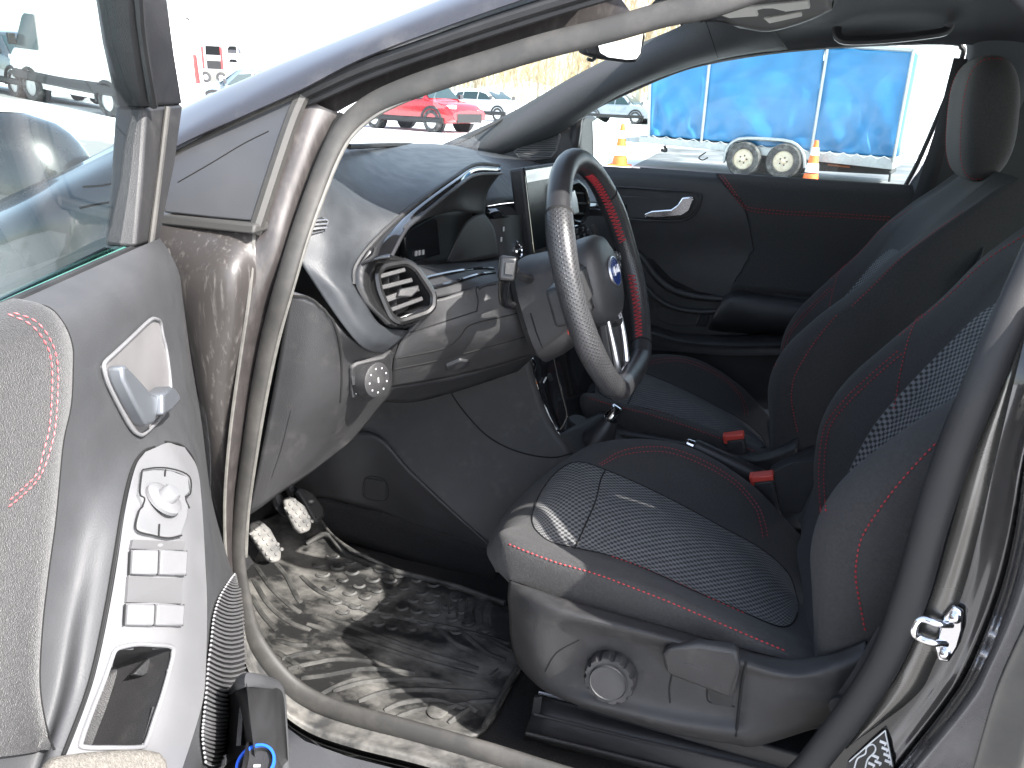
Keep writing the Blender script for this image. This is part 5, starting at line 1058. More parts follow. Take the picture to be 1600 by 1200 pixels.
# ================================================================ SEATS
POFF = np.array([-.07, .72, -.06])
ds = sub('driver_seat', (.30, -.36, .30), 'near front seat, its woven insert and front bolster catching the sun')
cl = [  # front -> rear columns, near -> far rows (pixels on lengthwise planes)
    [(812, 930, -.600), (800, 912, -.605), (803, 908, -.61), (880, 935, -.615), (1000, 968, -.618), (1120, 1002, -.618), (1230, 1030, -.618), (1300, 1035, -.615)],
    [(790, 905, -.590), (778, 880, -.595), (792, 850, -.605), (880, 882, -.61), (1000, 921, -.613), (1120, 969, -.613), (1230, 1017, -.61), (1300, 1040, -.60)],
    [(780, 895, -.56), (766, 862, -.565), (792, 828, -.565), (885, 862, -.575), (1000, 898, -.580), (1120, 945, -.580), (1225, 990, -.575), (1290, 1020, -.565)],
    [(776, 890, -.50), (763, 850, -.505), (820, 815, -.505), (900, 850, -.515), (1000, 880, -.520), (1120, 930, -.525), (1215, 975, -.52), (1280, 1000, -.515)],
    [(800, 860, -.36), (782, 812, -.365), (850, 768, -.37), (940, 785, -.37), (1040, 815, -.375), (1150, 872, -.38), (1235, 935, -.385), (1290, 970, -.385)],
    [(850, 790, -.23), (835, 758, -.235), (880, 727, -.24), (950, 733, -.235), (1060, 782, -.24), (1160, 840, -.245), (1240, 900, -.25), (1285, 930, -.25)],
    [(880, 765, -.16), (868, 740, -.165), (905, 705, -.17), (980, 694, -.165), (1080, 712, -.16), (1165, 772, -.165), (1235, 850, -.17), (1280, 895, -.175)],
    [(930, 750, -.115), (905, 730, -.12), (925, 700, -.125), (1000, 689, -.12), (1085, 706, -.115), (1175, 758, -.115), (1245, 830, -.12), (1285, 870, -.125)],
    [(950, 790, -.10), (930, 790, -.10), (945, 745, -.10), (1010, 740, -.10), (1090, 760, -.10), (1180, 800, -.10), (1250, 860, -.10), (1290, 900, -.10)]]
k = MB(); k.patch([P3(r, Y) for r in cl], 9, 7); cu = k.build('cushion', M['cloth'], ds, smooth=70)
# woven insert, in two panels with a seam between
nb_ = [(832, 818), (840, 832), (862, 848), (905, 858), (950, 868), (1010, 890), (1080, 922), (1150, 952), (1200, 974), (1225, 980), (1240, 972), (1246, 958)]
fb_ = [(833, 800), (846, 768), (872, 736), (905, 722), (955, 738), (1010, 762), (1070, 792), (1130, 825), (1180, 852), (1215, 878), (1236, 904), (1246, 940)]
def insert(o, nb, fb, parent, nm, m, nt_=14, lift=.0016, step=4):
    A = cr([np.array(p, float) for p in nb], step); B = cr([np.array(p, float) for p in fb], step)
    k = MB(); k.grid([[on(o, a[0]+(b[0]-a[0])*t, a[1]+(b[1]-a[1])*t, lift*min(1, 6*min(t, 1-t)+.1)) for t in np.linspace(0, 1, nt_)] for a, b in zip(A, B)], face=CPOS)
    return k.build(nm, m, parent, smooth=70)
ci = insert(cu, nb_, fb_, ds, 'woven_insert', M['weave'])
seam(cu, [(898, 858), (915, 820), (930, 785), (938, 752), (946, 735)], .0013, M['seam'], ds, off=.0018)
seam(cu, nb_[::-1]+fb_, .0011, M['seam'], ds, off=.0006, n=3)
# back: stations by height
BZ = [(.50, -.02, -.01), (.57, .012, .010), (.63, .048, .042), (.70, .088, .068), (.77, .100, .070), (.85, .082, .050), (.93, .050, .026), (1.00, .026, .014), (1.06, .0, -.004), (1.11, -.012, -.014), (1.145, -.02, -.02), (1.165, -.045, -.045)]
def bx(z): return .412+.40*(z-.694)+.45*max(0, z-1.04)
rowsb = []
for z, pN, pF in BZ:
    wN = 1.0-max(0, z-.95)*1.25; wF = wN
    yc = -.358
    f = lambda y, x: np.array([x, yc+(y-yc)*wN, z-.25*(x-bx(z))])
    b_ = bx(z)
    rowsb.append([f(-.610, b_+.10), f(-.626, b_+.03), f(-.622, b_-pN*.60), f(-.600, b_-pN*.96), f(-.565, b_-pN*1.0), f(-.525, b_-pN*.45), f(-.495, b_+.004), f(-.36, b_+.014), f(-.245, b_+.004),
                  f(-.205, b_-pF*.45), f(-.165, b_-pF*1.0), f(-.130, b_-pF*.95), f(-.105, b_-pF*.5), f(-.092, b_+.03), f(-.10, b_+.10)])
k = MB(); k.patch(rowsb, 5, 6); bk = k.build('backrest', M['cloth'], ds, smooth=70)
def rearrow(z): return [np.array([bx(z)+.10, -.61+.0, z]), np.array([bx(z)+.13, -.36, z]), np.array([bx(z)+.10, -.10, z])]
k = MB(); k.patch([rearrow(z) for z in (.50, .7, .9, 1.0)]+[[np.array([bx(1.1)+.06, y, 1.12]) for y in (-.50, -.36, -.21)]], 4, 4); k.build('back_shell', M['plastic_dark'], ds, thick=.004)
# headrest (seen on the far seat)
hc = np.array([.638, -.36, 1.254]); ht = np.array([-.14, 0, .99]); ht /= np.linalg.norm(ht); hn = np.array([ht[2], 0, -ht[0]])
def sq(c, e): return math.copysign(abs(c)**e, c)
def hpt(u, v, g=1.0):                          # u round the profile, v across the width -1..1
    s_ = max(0.0, 1-abs(v)**3.4)**(1/3.4)
    return hc+np.array([0, v*.128, 0])+g*s_*(hn*sq(math.cos(u), .75)*.050+ht*sq(math.sin(u), .72)*.114*(1-.10*math.cos(u)))+hn*(.010*abs(v)**2*-1)
k = MB(); k.grid([[hpt(u, v) for u in np.linspace(0, 2*math.pi, 48, endpoint=False)] for v in np.sin(np.linspace(-math.pi/2, math.pi/2, 28))], closed_u=True); hr = k.build('headrest', M['cloth'], ds, smooth=80)
k = MB()
for y in (-.06, .06):
    k = MB(); k.tube([hc+np.array([.01, y, -.08]), hc+np.array([.03, y, -.17])], .0065, 8); k.build('headrest_post', M['chrome'], ds)
# stitching
k = MB()
def st(o, pts, off=.001, r=.0011): stitches(k, path_on(o, pts, off), r=r)
for o in (0, 7):
    st(cu, [(936+o*.5, 728+o*.2-2), (975, 704+o), (1035, 699+o), (1090, 716+o), (1145, 748+o), (1180-o*.3, 785+o), (1194-o, 815), (1199-o, 842)])
st(cu, [(795, 850), (840, 868), (880, 882), (942, 901), (1032, 935), (1122, 973), (1180, 998), (1230, 1019)], r=.0014)
for o in (0,): st(cu, [(955, 870), (1000, 886), (1060, 912), (1120, 940), (1165, 960)], .001)
bp_ = lambda fy, z: None
def backpath(j, zs, lift=.001):               # along a column of the back
    zz = [b[0] for b in BZ]; r = []
    for z in zs:
        i = max(0, min(len(zz)-2, int(np.searchsorted(zz, z))-1)); t = (z-zz[i])/(zz[i+1]-zz[i])
        a = rowsb[i]; b = rowsb[i+1]; j0 = int(math.floor(j)); fj = j-j0
        p = lambda rw: rw[j0]*(1-fj)+rw[min(j0+1, len(rw)-1)]*fj
        r.append(p(a)*(1-t)+p(b)*t)
    q = cr(r, 6); return [x+np.array([-.0022, -.0005, .001]) for x in q]
zs_ = [.60, .64, .70, .78, .86, .94, 1.0, 1.05, 1.10]
def st3(P, r=.0012): stitches(k, P, r=r)
def snap(P, lift=.0012):
    out = []
    for p in P:
        loc, n, i, d = bvh(bk).find_nearest(Vector(p)); out.append(np.array(loc)+np.array(n if n.dot(Vector(CPOS-p)) > 0 else -n)*lift)
    return out
def stb(pts, r=.0012): stitches(k, path_on(bk, pts, .0012), r=r)
stb([(1352, 985), (1343, 940), (1337, 900), (1340, 865), (1350, 833), (1383, 783), (1420, 738), (1454, 702), (1482, 676)], .0014)
for o in (0, 8): stb([(1284+o, 800), (1280+o, 742), (1288+o, 672), (1318+o*.8, 627+o*.5), (1362+o*.6, 585+o*.7), (1408+o*.5, 545+o*.8)])
stb([(1436, 492), (1420, 530), (1406, 590), (1397, 645)])
st3(snap(backpath(10.3, [.86, .92, .97, 1.02, 1.06])))
st3(snap(backpath(2.3, [.90, .95, 1.0, 1.05, 1.10])))
for v in (-.66, .66): stitches(k, [hpt(u, v, 1.012) for u in np.linspace(math.pi*.45, math.pi*1.5, 30)], r=.0011)
k.build('stitching', M['red'], ds, kind='stuff')
# back insert
def colpt(j, z): return snap(backpath(j, [z, z+.0005]))[0]
k = MB(); G_ = []
for z, lo, hi in ((.61, 6.0, 8.2), (.66, 5.95, 8.45), (.74, 5.95, 8.6), (.82, 5.95, 8.55), (.89, 6.0, 8.45), (.94, 6.1, 8.2), (.975, 6.35, 7.75), (.985, 6.7, 7.3)):
    G_.append([colpt(lo+(hi-lo)*t, z) for t in np.linspace(0, 1, 9)])
k.patch(G_, 2, 3); k.build('woven_insert', M['weave'], ds, smooth=70)
# plastic side cover, knob, lever
def SV(x, y, d=-.635): return Y(x, y, d)
k = MB(); k.patch([P3(r, Y) for r in (
    [(795, 908, -.612), (830, 918, -.622), (880, 935, -.626), (960, 957, -.628), (1050, 982, -.628), (1140, 1008, -.628), (1230, 1030, -.628), (1300, 1020, -.63), (1352, 1000, -.63)],
    [(793, 930, -.615), (830, 942, -.64), (880, 958, -.652), (960, 978, -.655), (1050, 1002, -.655), (1140, 1030, -.655), (1230, 1055, -.652), (1300, 1045, -.65), (1352, 1030, -.645)],
    [(795, 960, -.610), (830, 985, -.642), (880, 985, -.645), (960, 1000, -.640), (1050, 1022, -.640), (1140, 1046, -.64), (1190, 1062, -.648), (1290, 1075, -.65), (1345, 1062, -.645)],
    [(798, 1000, -.600), (835, 1025, -.640), (885, 1030, -.640), (960, 1040, -.636), (1050, 1060, -.636), (1140, 1080, -.636), (1185, 1090, -.646), (1285, 1098, -.65), (1335, 1090, -.645)],
    [(808, 1035, -.595), (840, 1058, -.632), (890, 1068, -.640), (960, 1084, -.638), (1050, 1104, -.637), (1140, 1118, -.637), (1180, 1122, -.644), (1280, 1115, -.64), (1325, 1108, -.635)],
    [(825, 1058, -.59), (850, 1078, -.625), (900, 1095, -.648), (965, 1112, -.650), (1050, 1132, -.650), (1140, 1146, -.648), (1180, 1150, -.645), (1275, 1130, -.63), (1320, 1122, -.625)],
    [(840, 1068, -.59), (870, 1088, -.61), (910, 1105, -.630), (970, 1124, -.632), (1050, 1146, -.632), (1140, 1162, -.632), (1182, 1166, -.632), (1270, 1140, -.62), (1315, 1130, -.615)])], 7, 6)
sv = k.build('side_cover', M['plastic'], ds, thick=.004)
ns_ = np.array([0, -1., .12]); ns_ /= np.linalg.norm(ns_)
def onS(x, y, o=.0): return on(sv, x, y, o)
kc = onS(957, 1049, .001)
k = MB(); n_t = 12
prof = []
for r_, h in ((1.0, 0), (1.02, .008), (1.0, .019), (.93, .0235)):
    prof.append([kc+ns_*h+(np.array([1., 0, 0])*math.cos(t)+np.cross(ns_, [1., 0, 0])*math.sin(t))*(.0335*r_*(1-.07*(math.cos(12*t) > .2)*(h > 0))) for t in np.linspace(0, 2*math.pi, 96, endpoint=False)])
k.grid(prof, closed_u=True, face=None); k.slab(prof[-1], -ns_*.001); k.build('lumbar_knob', M['plastic_dark'], ds, smooth=35, bevel=0)
k = MB(); k.lathe([(.0245, .0225), (.0245, .026), (.0235, .0275), (.0225, .0265), (0, .0265)], kc, ns_, 36); k.build('knob_cap', M['plastic_dark'], ds)
k = MB(); k.slab([onS(x, y, .014) for x, y in ((1036, 1006), (1046, 1003), (1090, 1012), (1150, 1028), (1156, 1036), (1154, 1076), (1143, 1081), (1100, 1064), (1062, 1050), (1050, 1046), (1042, 1034))], -ns_*.017); lv = k.build('height_lever', M['plastic'], ds, bevel=.006, seg=3)
k = MB(); k.tube([onS(x, y, .0145) for x, y in ((1072, 1018), (1088, 1023), (1103, 1030), (1112, 1042), (1116, 1052))], .0012, 6); k.build('lever_crease', M['plastic_dark'], ds)
for p in ([(1166, 1034), (1161, 1058), (1157, 1085), (1150, 1150)], [(1050, 1052), (1046, 1075), (1047, 1098)], [(1105, 1072), (1105, 1090), (1112, 1098), (1148, 1104)], [(905, 1000), (870, 1020), (852, 1050)]):
    seam(sv, p, .0022 if p[0][0] > 1160 else .0012, M['seam'], ds, name='panel_gap')
k = MB(); k.slab([onS(x, y, .001) for x, y in ((1104, 1072), (1146, 1082), (1143, 1105), (1112, 1098))], -ns_*.004); k.build('lever_recess', M['rubber_black'], ds)
k = MB(); k.patch([P3(r, Y) for r in ([(1232, 1030, -.645), (1290, 1018, -.64), (1350, 1000, -.62)], [(1205, 1075, -.652), (1280, 1080, -.655), (1330, 1085, -.65)], [(1215, 1040, -.655), (1262, 1068, -.66), (1325, 1095, -.655)])], 4, 4) if False else None
# seat mounting rails
k = MB()
for yy in (-.60, -.14): k.abox(.06, .52, yy-.028+.03, yy+.028+.03, .39, .42); k.build('mount', M['plastic_dark'], ds, bevel=.004); k = MB()
# copy: the far seat is the same seat, lower and further forward
def copy_tree(o, parent):
    c = o.copy(); COL.objects.link(c); c.parent = parent
    for ch in list(o.children): copy_tree(ch, c)
    return c
ps = copy_tree(ds, car); ps.name = 'passenger_seat'; ps.location = ds.location+Vector(POFF)
ps['label'] = 'far front seat in the shade with tall headrest'
for ch in list(ps.children):
    if ch.name.split('.')[0] in ('lumbar_knob', 'knob_cap', 'height_lever', 'lever_crease', 'lever_recess', 'panel_gap'): bpy.data.objects.remove(ch)
# floor rail in front of the near seat
def rail():
    e = sub('seat_rail', Y(840, 1090, -.60), 'grey seat runner along the floor')
    k = MB(); k.patch([P3(r, Y) for r in ([(838, 1086, -.575), (1000, 1128, -.575), (1150, 1162, -.575), (1330, 1200, -.575)], [(832, 1112, -.60), (1000, 1150, -.60), (1150, 1185, -.60), (1330, 1228, -.60)], [(822, 1140, -.61), (1000, 1184, -.61), (1150, 1222, -.61), (1330, 1265, -.61)], [(818, 1155, -.60), (1000, 1200, -.60), (1150, 1240, -.60), (1330, 1285, -.60)])], 5, 4)
    k.build('cover', M['plastic_dark'], e, thick=.004)
    k = MB(); k.tube([Y(x, y, -.606) for x, y in ((834, 1116), (1000, 1157), (1150, 1192), (1330, 1236))], .0022, 6); k.tube([Y(x, y, -.614) for x, y in ((822, 1146), (1000, 1190), (1150, 1228), (1330, 1272))], .003, 6); k.build('rail_edge', M['plastic'], e)
    k = MB(); k.tube([Y(x, y, -.57) for x, y in ((842, 1082), (1000, 1122), (1150, 1155), (1330, 1192))], .0028, 6); k.build('upper_rail', M['satin'], e)
    k = MB(); k.slab([Y(x, y, -.605) for x, y in ((834, 1090), (846, 1090), (842, 1118), (830, 1116))], (0, .006, 0)); k.build('end_cap', M['plastic'], e, bevel=.001)
rail()
# seat belt anchor by the near seat
k = MB(); k.tube([Y(1388, 985, -.655), Y(1345, 1060, -.665), Y(1318, 1100, -.66), Y(1312, 1125, -.65)], .011, 8, flat=.35, nrm=(0, 1, 0)); k.build('seatbelt', mat('near belt webbing', (.03, .03, .032), .85, bump=.5, bscale=500), car)
k = MB(); c = Y(1312, 1100, -.665); k.lathe([(.012, 0), (.012, .006), (.006, .008), (0, .008)], c, (0, -1, .1), 16); k.build('belt_anchor', M['plastic_dark'], car)
# ================================================================ FLOOR MAT
MZ = lambda x, y: None
fm = empty('floor_mat', (-.3, -.45, .286), None, 'dusty black rubber mat with moulded ridges on the driver footwell floor', 'floor mat')
mr = [
    [(405, 812, .345), (440, 800, .36), (480, 790, .37), (512, 832, .352), (545, 862, .345)],
    [(385, 870, .312), (440, 865, .315), (500, 870, .318), (560, 882, .318), (620, 892, .320)],
    [(380, 960, .300), (450, 960, .300), (540, 960, .300), (640, 940, .302), (720, 918, .316)],
    [(390, 1040, .298), (480, 1040, .298), (600, 1035, .298), (700, 1010, .300), (790, 945, .314)],
    [(440, 1110, .298), (540, 1110, .298), (640, 1090, .298), (740, 1070, .298), (830, 1000, .300)],
    [(520, 1180, .298), (620, 1170, .298), (700, 1150, .298), (757, 1140, .300), (810, 1048, .302)]]
k = MB(); k.patch([P3(r, Z) for r in mr], 9, 9); mo2 = k.build('mat_sheet', M['mat'], fm, thick=.006, smooth=60)
def onm(x, y, o=.002): return on(mo2, x, y, o)
k = MB(); k.tube([onm(x, y, .004) for x, y in ((480, 850), (512, 834), (530, 850), (548, 868), (600, 884), (700, 908), (792, 945))], .0055, 8, sub=4); k.tube([onm(x, y, .003) for x, y in ((806, 1048), (780, 1095), (757, 1138))], .005, 8, sub=3); k.build('raised_edge', M['mat_ridge'], fm)
rid = [[(430, 880), (447, 900), (462, 930), (470, 942)], [(400, 885), (425, 920), (455, 948), (470, 958)], [(395, 905), (420, 945), (452, 972), (485, 985)], [(392, 930), (410, 960), (432, 985)], [(470, 900), (500, 925), (560, 950), (640, 968), (720, 985), (795, 1005)],
       [(480, 975), (560, 1000), (650, 1030), (720, 1050), (745, 1056)], [(498, 960), (580, 990), (670, 1022), (748, 1045)], [(430, 1000), (460, 1008), (480, 1008)], [(440, 1030), (470, 1022), (500, 1018)], [(450, 1045), (490, 1036), (530, 1030), (588, 1034)], [(470, 1060), (510, 1055), (560, 1046), (600, 1046), (648, 1052)],
       [(520, 1080), (560, 1068), (610, 1062), (660, 1062), (705, 1068)], [(560, 1096), (600, 1082), (650, 1078), (710, 1080), (762, 1084)], [(600, 1110), (630, 1098), (680, 1094), (728, 1108)], [(620, 1120), (660, 1108), (700, 1110)], [(680, 975), (710, 1005), (740, 1018)], [(725, 990), (760, 1020), (790, 1032)], [(745, 985), (775, 1005), (800, 1018)],
       [(690, 1110), (725, 1100), (745, 1112)], [(700, 1130), (735, 1105)], [(400, 975), (415, 1000), (425, 1020)], [(500, 1085), (530, 1070), (560, 1060)], [(430, 1018), (450, 1030), (470, 1044)], [(730, 1098), (760, 1096), (785, 1095)]]
k = MB()
for r_ in rid: k.tube(path_on(mo2, r_, -.002, 5), [.0045]+[.0058]*(5*(len(r_)-1)-1)+[.0045], 8, sub=1)
k.build('ridge', M['mat_ridge'], fm, kind='stuff')
k = MB(); rnd = random.Random(3)
for i in range(11):
    for j in range(6):
        x = 490+i*27+j*9+rnd.uniform(-4, 4); y = 862+j*19+i*7+rnd.uniform(-3, 3)
        if y > 990 or x > 770 or x < 488 or (i > 7 and rnd.random() < .4): continue
        rr_ = rnd.uniform(7, 10)
        try: k.tube([onm(x+rr_*math.cos(t), y+rr_*.55*math.sin(t), .001) for t in np.linspace(.1, math.pi-.1, 7)], .0036, 5, sub=1)
        except ValueError: pass
k.build('crescent_tread', M['mat_ridge'], fm, kind='stuff')
k = MB()
for i in range(7):
    x = 692+i*13
    k.tube([onm(x, 924+i*4), onm(x-4, 940+i*4), onm(x-3, 956+i*4)], .0025, 5, sub=2)
k.build('rib', M['mat_ridge'], fm, kind='stuff')
k = MB()
for p in ([(762, 1062), (770, 1068), (776, 1060)], [(766, 1055), (778, 1046)], [(770, 1060), (782, 1052)]): k.tube([onm(x, y, .002) for x, y in p], .0016, 5, sub=1)
k.build('moulded_mark', M['mat_ridge'], fm)
k = MB(); k.lathe([(.017, 0), (.017, .002), (.013, .004), (.006, .003), (0, .003)], onm(684, 1112, .001), (0, 0, 1), 20); k.build('fixing_stud', M['mat'], fm)
# ================================================================ OUTSIDE: snowy yard, trailer, vehicles, cones, birches
def gz(x, y):
    d = -x-.62*y-3.0
    r = .094*max(0.0, d) if d < 12 else .094*12+.02*(d-12)
    added_hill = max(0.0, y-95)*.13*min(1.0, max(0.0, (x+40)/60)) if y < 330 else 30.5*min(1.0, max(0.0, (x+40)/60))  # far rise added so that sunlit snow turns the backdrop white
    return r*min(1.0, max(0.0, (math.hypot(x, y)-6)/6))+added_hill
def Gp(px, py):
    d = ray(px, py); t = 2.0
    for i in range(4000):
        p = CPOS+d*t
        if p[2] <= gz(p[0], p[1]): return p
        t += .02+t*.002
    return CPOS+d*t
xs = np.r_[np.linspace(-400, -60, 18), np.linspace(-55, 40, 96), np.linspace(50, 300, 12)]; ys = np.r_[np.linspace(-120, -10, 10), np.linspace(-8, 60, 70), np.linspace(66, 500, 20)]
k = MB(); k.grid([[(x, y, gz(x, y)) for x in xs] for y in ys], face=(0, 0, 1000))
snow = mat('trodden snow', (.80, .81, .83), .75, mott=.04, mscale=3, bump=.5, bscale=6)
nt = snow.node_tree; b = nt.nodes['Principled BSDF']; tc = N(nt, 'ShaderNodeTexCoord'); n1 = N(nt, 'ShaderNodeTexNoise', Scale=.22, Detail=7.0, Roughness=.6); nt.links.new(tc.outputs['Object'], n1.inputs['Vector'])
mr = N(nt, 'ShaderNodeMapRange'); mr.inputs[1].default_value = .54; mr.inputs[2].default_value = .62; nt.links.new(n1.outputs['Fac'], mr.inputs[0])
mx = N(nt, 'ShaderNodeMix', data_type='RGBA'); mx.inputs[6].default_value = (.80, .81, .83, 1); mx.inputs[7].default_value = (.20, .195, .19, 1); nt.links.new(mr.outputs[0], mx.inputs[0]); nt.links.new(mx.outputs[2], b.inputs['Base Color'])
tag(k.build('snowy_ground', snow), 'snow covered yard with bare wet patches', kind='structure')
k = MB(); tA0, tB0 = Gp(1020, 262), Gp(1420, 283)
A_, B_ = Gp(1000, 243), Gp(1480, 275)
k.grid([[A_+np.array([0, 4.2, .006]), B_+np.array([0, 4.2, .006])], [Gp(985, 262)+np.array([0, 0, .006]), Gp(1480, 330)+np.array([0, 0, .006])]], face=(0, 0, 1000))
tag(k.build('asphalt_patch', mat('wet asphalt', (.10, .10, .105), .55, mott=.4, mscale=1.2, dust=.6, dcol=(.5, .5, .5), dscale=.8)), 'cleared wet asphalt under the trailer', kind='structure')
# ---- wheels for anything with wheels
tyre_m = mat('tyre rubber', (.03, .03, .031), .8, mott=.25, mscale=14, dust=.4, dcol=(.3, .3, .29), dscale=8)
rim_m = mat('wheel silver', (.5, .5, .5), .35, metal=.7, mott=.08); steel_m = mat('rusty cream steel', (.62, .55, .42), .5, dust=.6, dcol=(.30, .17, .09), dscale=14)
def wheel_mesh(k_t, k_r, c, ax, r, w, rim, spokes=5):
    ax = np.asarray(ax, float); ax /= np.linalg.norm(ax); c = np.asarray(c, float)
    k_t.lathe([(r*rim, -w*.5), (r*.93, -w*.5), (r, -w*.36), (r, w*.36), (r*.93, w*.5), (r*rim*1.02, w*.5), (r*rim*.98, w*.30)], c, ax, 28, caps=False); k_t.lathe([(r*rim, -w*.2), (0, -w*.2)], c, ax, 20, caps=False)
    u = np.cross(ax, [0, 0, 1.]); u /= np.linalg.norm(u); v = np.cross(u, ax)
    if spokes: 
        k_r.lathe([(r*rim*1.0, w*.36), (r*rim*.9, w*.38), (r*rim*.88, w*.2)], c, ax, 28); k_r.lathe([(r*.12, w*.40), (r*.06, w*.42), (0, w*.42)], c, ax, 12)
        for i in range(spokes):
            a = 2*math.pi*i/spokes+.3; e = u*math.cos(a)+v*math.sin(a); f = np.cross(ax, e)
            k_r.slab([c+e*r*.08+f*r*.07+ax*w*.38, c+e*r*rim*.9+f*r*.055+ax*w*.37, c+e*r*rim*.9-f*r*.055+ax*w*.37, c+e*r*.08-f*r*.07+ax*w*.38], -ax*.03)
    else:
        k_r.lathe([(r*rim, w*.30), (r*rim*.90, w*.34), (r*rim*.84, w*.14), (r*rim*.55, w*.10), (r*rim*.45, w*.26), (r*.16, w*.28), (r*.13, w*.44), (0, w*.46)], c, ax, 28)
# ---- blue tarpaulin trailer
ta, tb = Gp(1165, 275), Gp(1228, 280); tt = tb-ta; wb = np.linalg.norm(tt); tt /= wb; tnm = np.array([-tt[1], tt[0], 0])   # away from the camera
if tnm[1] < 0: tnm = -tnm
def T(px, py, o=0.0): return PL(px, py, ta, tnm)+tnm*o
tr = empty('tarp_trailer', (ta+tb)/2, None, 'twin axle trailer under a creased bright blue tarpaulin, seen through the far window', 'trailer')
TW = 1.9*wb/.72*.95
tarp = mat('blue tarpaulin', (.022, .15, .325), .45, mott=.18, mscale=2.2, bump=.1, bscale=30, coat=.2)
def tarp_panel(p):                            # p: corner pixels tl, tr, br, bl
    tl, tr2, br, bl = [T(*q) for q in p]; G_ = []; sd = random.Random(int(p[0][0]))
    ph = [sd.uniform(0, 6) for _ in range(8)]
    for i in range(40):
        v = i/39; row = []
        for j in range(48):
            u = j/47; q = (tl*(1-u)+tr2*u)*(1-v)+(bl*(1-u)+br*u)*v
            d = .030*math.sin(u*5+v*2+ph[0])*math.sin(v*3.1)+.022*math.sin(9*(u-v)+ph[1])*v+.020*math.sin(16*(u+.7*v)+ph[2])*v*v
            d += .030*math.sin(23*(u*.8-v*.55)+ph[3])*max(0, v-.35)+.012*abs(math.sin(17*(u*.5+v*.9)+ph[6]))*max(0, .8-u)+.012*math.sin(31*(.3*u+v)+ph[4])*max(0, v-.6)*2+.03*abs(math.sin(12*(u+v*.9)+ph[5]))*max(0, v-.55)
            row.append(q+tnm*d*min(1, 12*u, 12*(1-u)))
        G_.append(row)
    k = MB(); k.grid(G_, face=CPOS); k.build('tarp_panel', tarp, tr, thick=.008, smooth=70)
tarp_panel([(1019, 92), (1112, 80), (1096, 218), (1016, 212)])
tarp_panel([(1112, 80), (1289, 72), (1268, 236), (1097, 218)])
tarp_panel([(1291, 74), (1428, 80), (1397, 246), (1270, 236)])
k = MB(); c4 = [T(1019, 92), T(1112, 80), T(1290, 72), T(1428, 80)]
k.grid([c4, [p+tnm*TW for p in c4]], face=(0, 0, 100)); k.build('tarp_roof', tarp, tr, thick=.01)
e4 = [T(1428, 80), T(1397, 246)]; e5 = [T(1019, 92), T(1016, 212)]
k = MB(); k.grid([e4, [p+tnm*TW for p in e4]]); k.grid([e5, [p+tnm*TW for p in e5]]); k.grid([[p+tnm*TW for p in (c4[0], c4[3])], [T(1016, 212)+tnm*TW, T(1397, 246)+tnm*TW]]); k.build('tarp_end', tarp, tr, thick=.01)
alu = mat('trailer aluminium', (.32, .34, .35), .4, metal=.6, mott=.1, dust=.3, dscale=6)
for a, b_ in (((1112, 78), (1097, 222)), ((1294, 76), (1268, 238)), ((1428, 78), (1396, 252)), ((1018, 90), (1015, 216))):
    k = MB(); k.tube([T(*a, -.06), T(*b_, -.06)], .026, 6, sub=1); k.build('upright', alu, tr)
k = MB(); k.tube([T(1112, 76, -.04), T(1290, 70, -.04), T(1430, 79, -.04)], .035, 6, sub=1); k.build('top_rail', alu, tr)
k = MB(); k.slab([T(1000, 212, -.06), T(1397, 247, -.06), T(1395, 265, -.06), T(1000, 222, -.06)], tnm*(TW+.12)); k.build('bed', alu, tr, bevel=.01)
k = MB(); rp = []
for i in range(36):
    x = 1022+i*10.6; y = 213+(x-1016)*.0905; rp.append(T(x, y+(3 if i % 2 else -2), -.075))
k.tube(rp, .006, 4, sub=1); k.build('lacing_cord', mat('cord', (.5, .5, .5), .7), tr)
wr = np.linalg.norm(T(1165, 221)-T(1165, 275))/2*.99
for q in ((1165, 248), (1227, 251.5)):
    c = T(*q, -.12); e = MB(); r_ = MB(); wheel_mesh(e, r_, c, -tnm, wr, wr*.62, .60, 0)
    t = e.build('tyre', tyre_m, tr); r_.build('rim', steel_m, t if False else tr)
    k = MB(); u = tt; v = np.array([0, 0, 1.])
    for i in range(5):
        a = 2*math.pi*i/5; k.lathe([(wr*.05, 0), (wr*.05, .03), (0, .035)], c-tnm*wr*.10+(u*math.cos(a)+v*math.sin(a))*wr*.22, -tnm, 6)
    k.build('wheel_nut', M['rubber_black'], tr)
    e2 = MB(); r2 = MB(); wheel_mesh(e2, r2, c+tnm*(TW-.2), tnm, wr, wr*.62, .60, 0); e2.build('tyre', tyre_m, tr); r2.build('rim', steel_m, tr)
k = MB(); fp = [(1134, 250), (1138, 232), (1150, 220), (1170, 216), (1225, 219), (1246, 226), (1257, 242), (1259, 262)]
k.grid([[T(x, y, -.10) for x, y in fp], [T(x, y, .22) for x, y in fp]], face=None); k.build('mudguard', alu, tr, thick=.03)
k = MB(); k.tube([T(1133, 252, -.10)]+[T(x, y, -.10) for x, y in fp], .03, 6, sub=2); k.build('mudguard_edge', alu, tr)
k = MB(); k.slab([T(1000, 214, .5), T(1004, 224, .5), T(975, 224, .6), T(950, 222, .8), T(950, 216, .8)], tnm*.12); k.build('drawbar', alu, tr)
k = MB(); k.slab([T(1262, 246, .3), T(1390, 262, .3), T(1388, 275, .3), T(1262, 268, .3)], tnm*1.0); k.build('underbody', M['rubber_black'], tr)
k = MB()
for a, b_ in (((1290, 258), (1325, 262)), ((1296, 252), (1318, 255))): k.tube([T(*a, .22), T(*b_, .22)], .02, 5, sub=1)
k.build('loose_pole', mat('rusty pole', (.25, .10, .05), .8), tr)
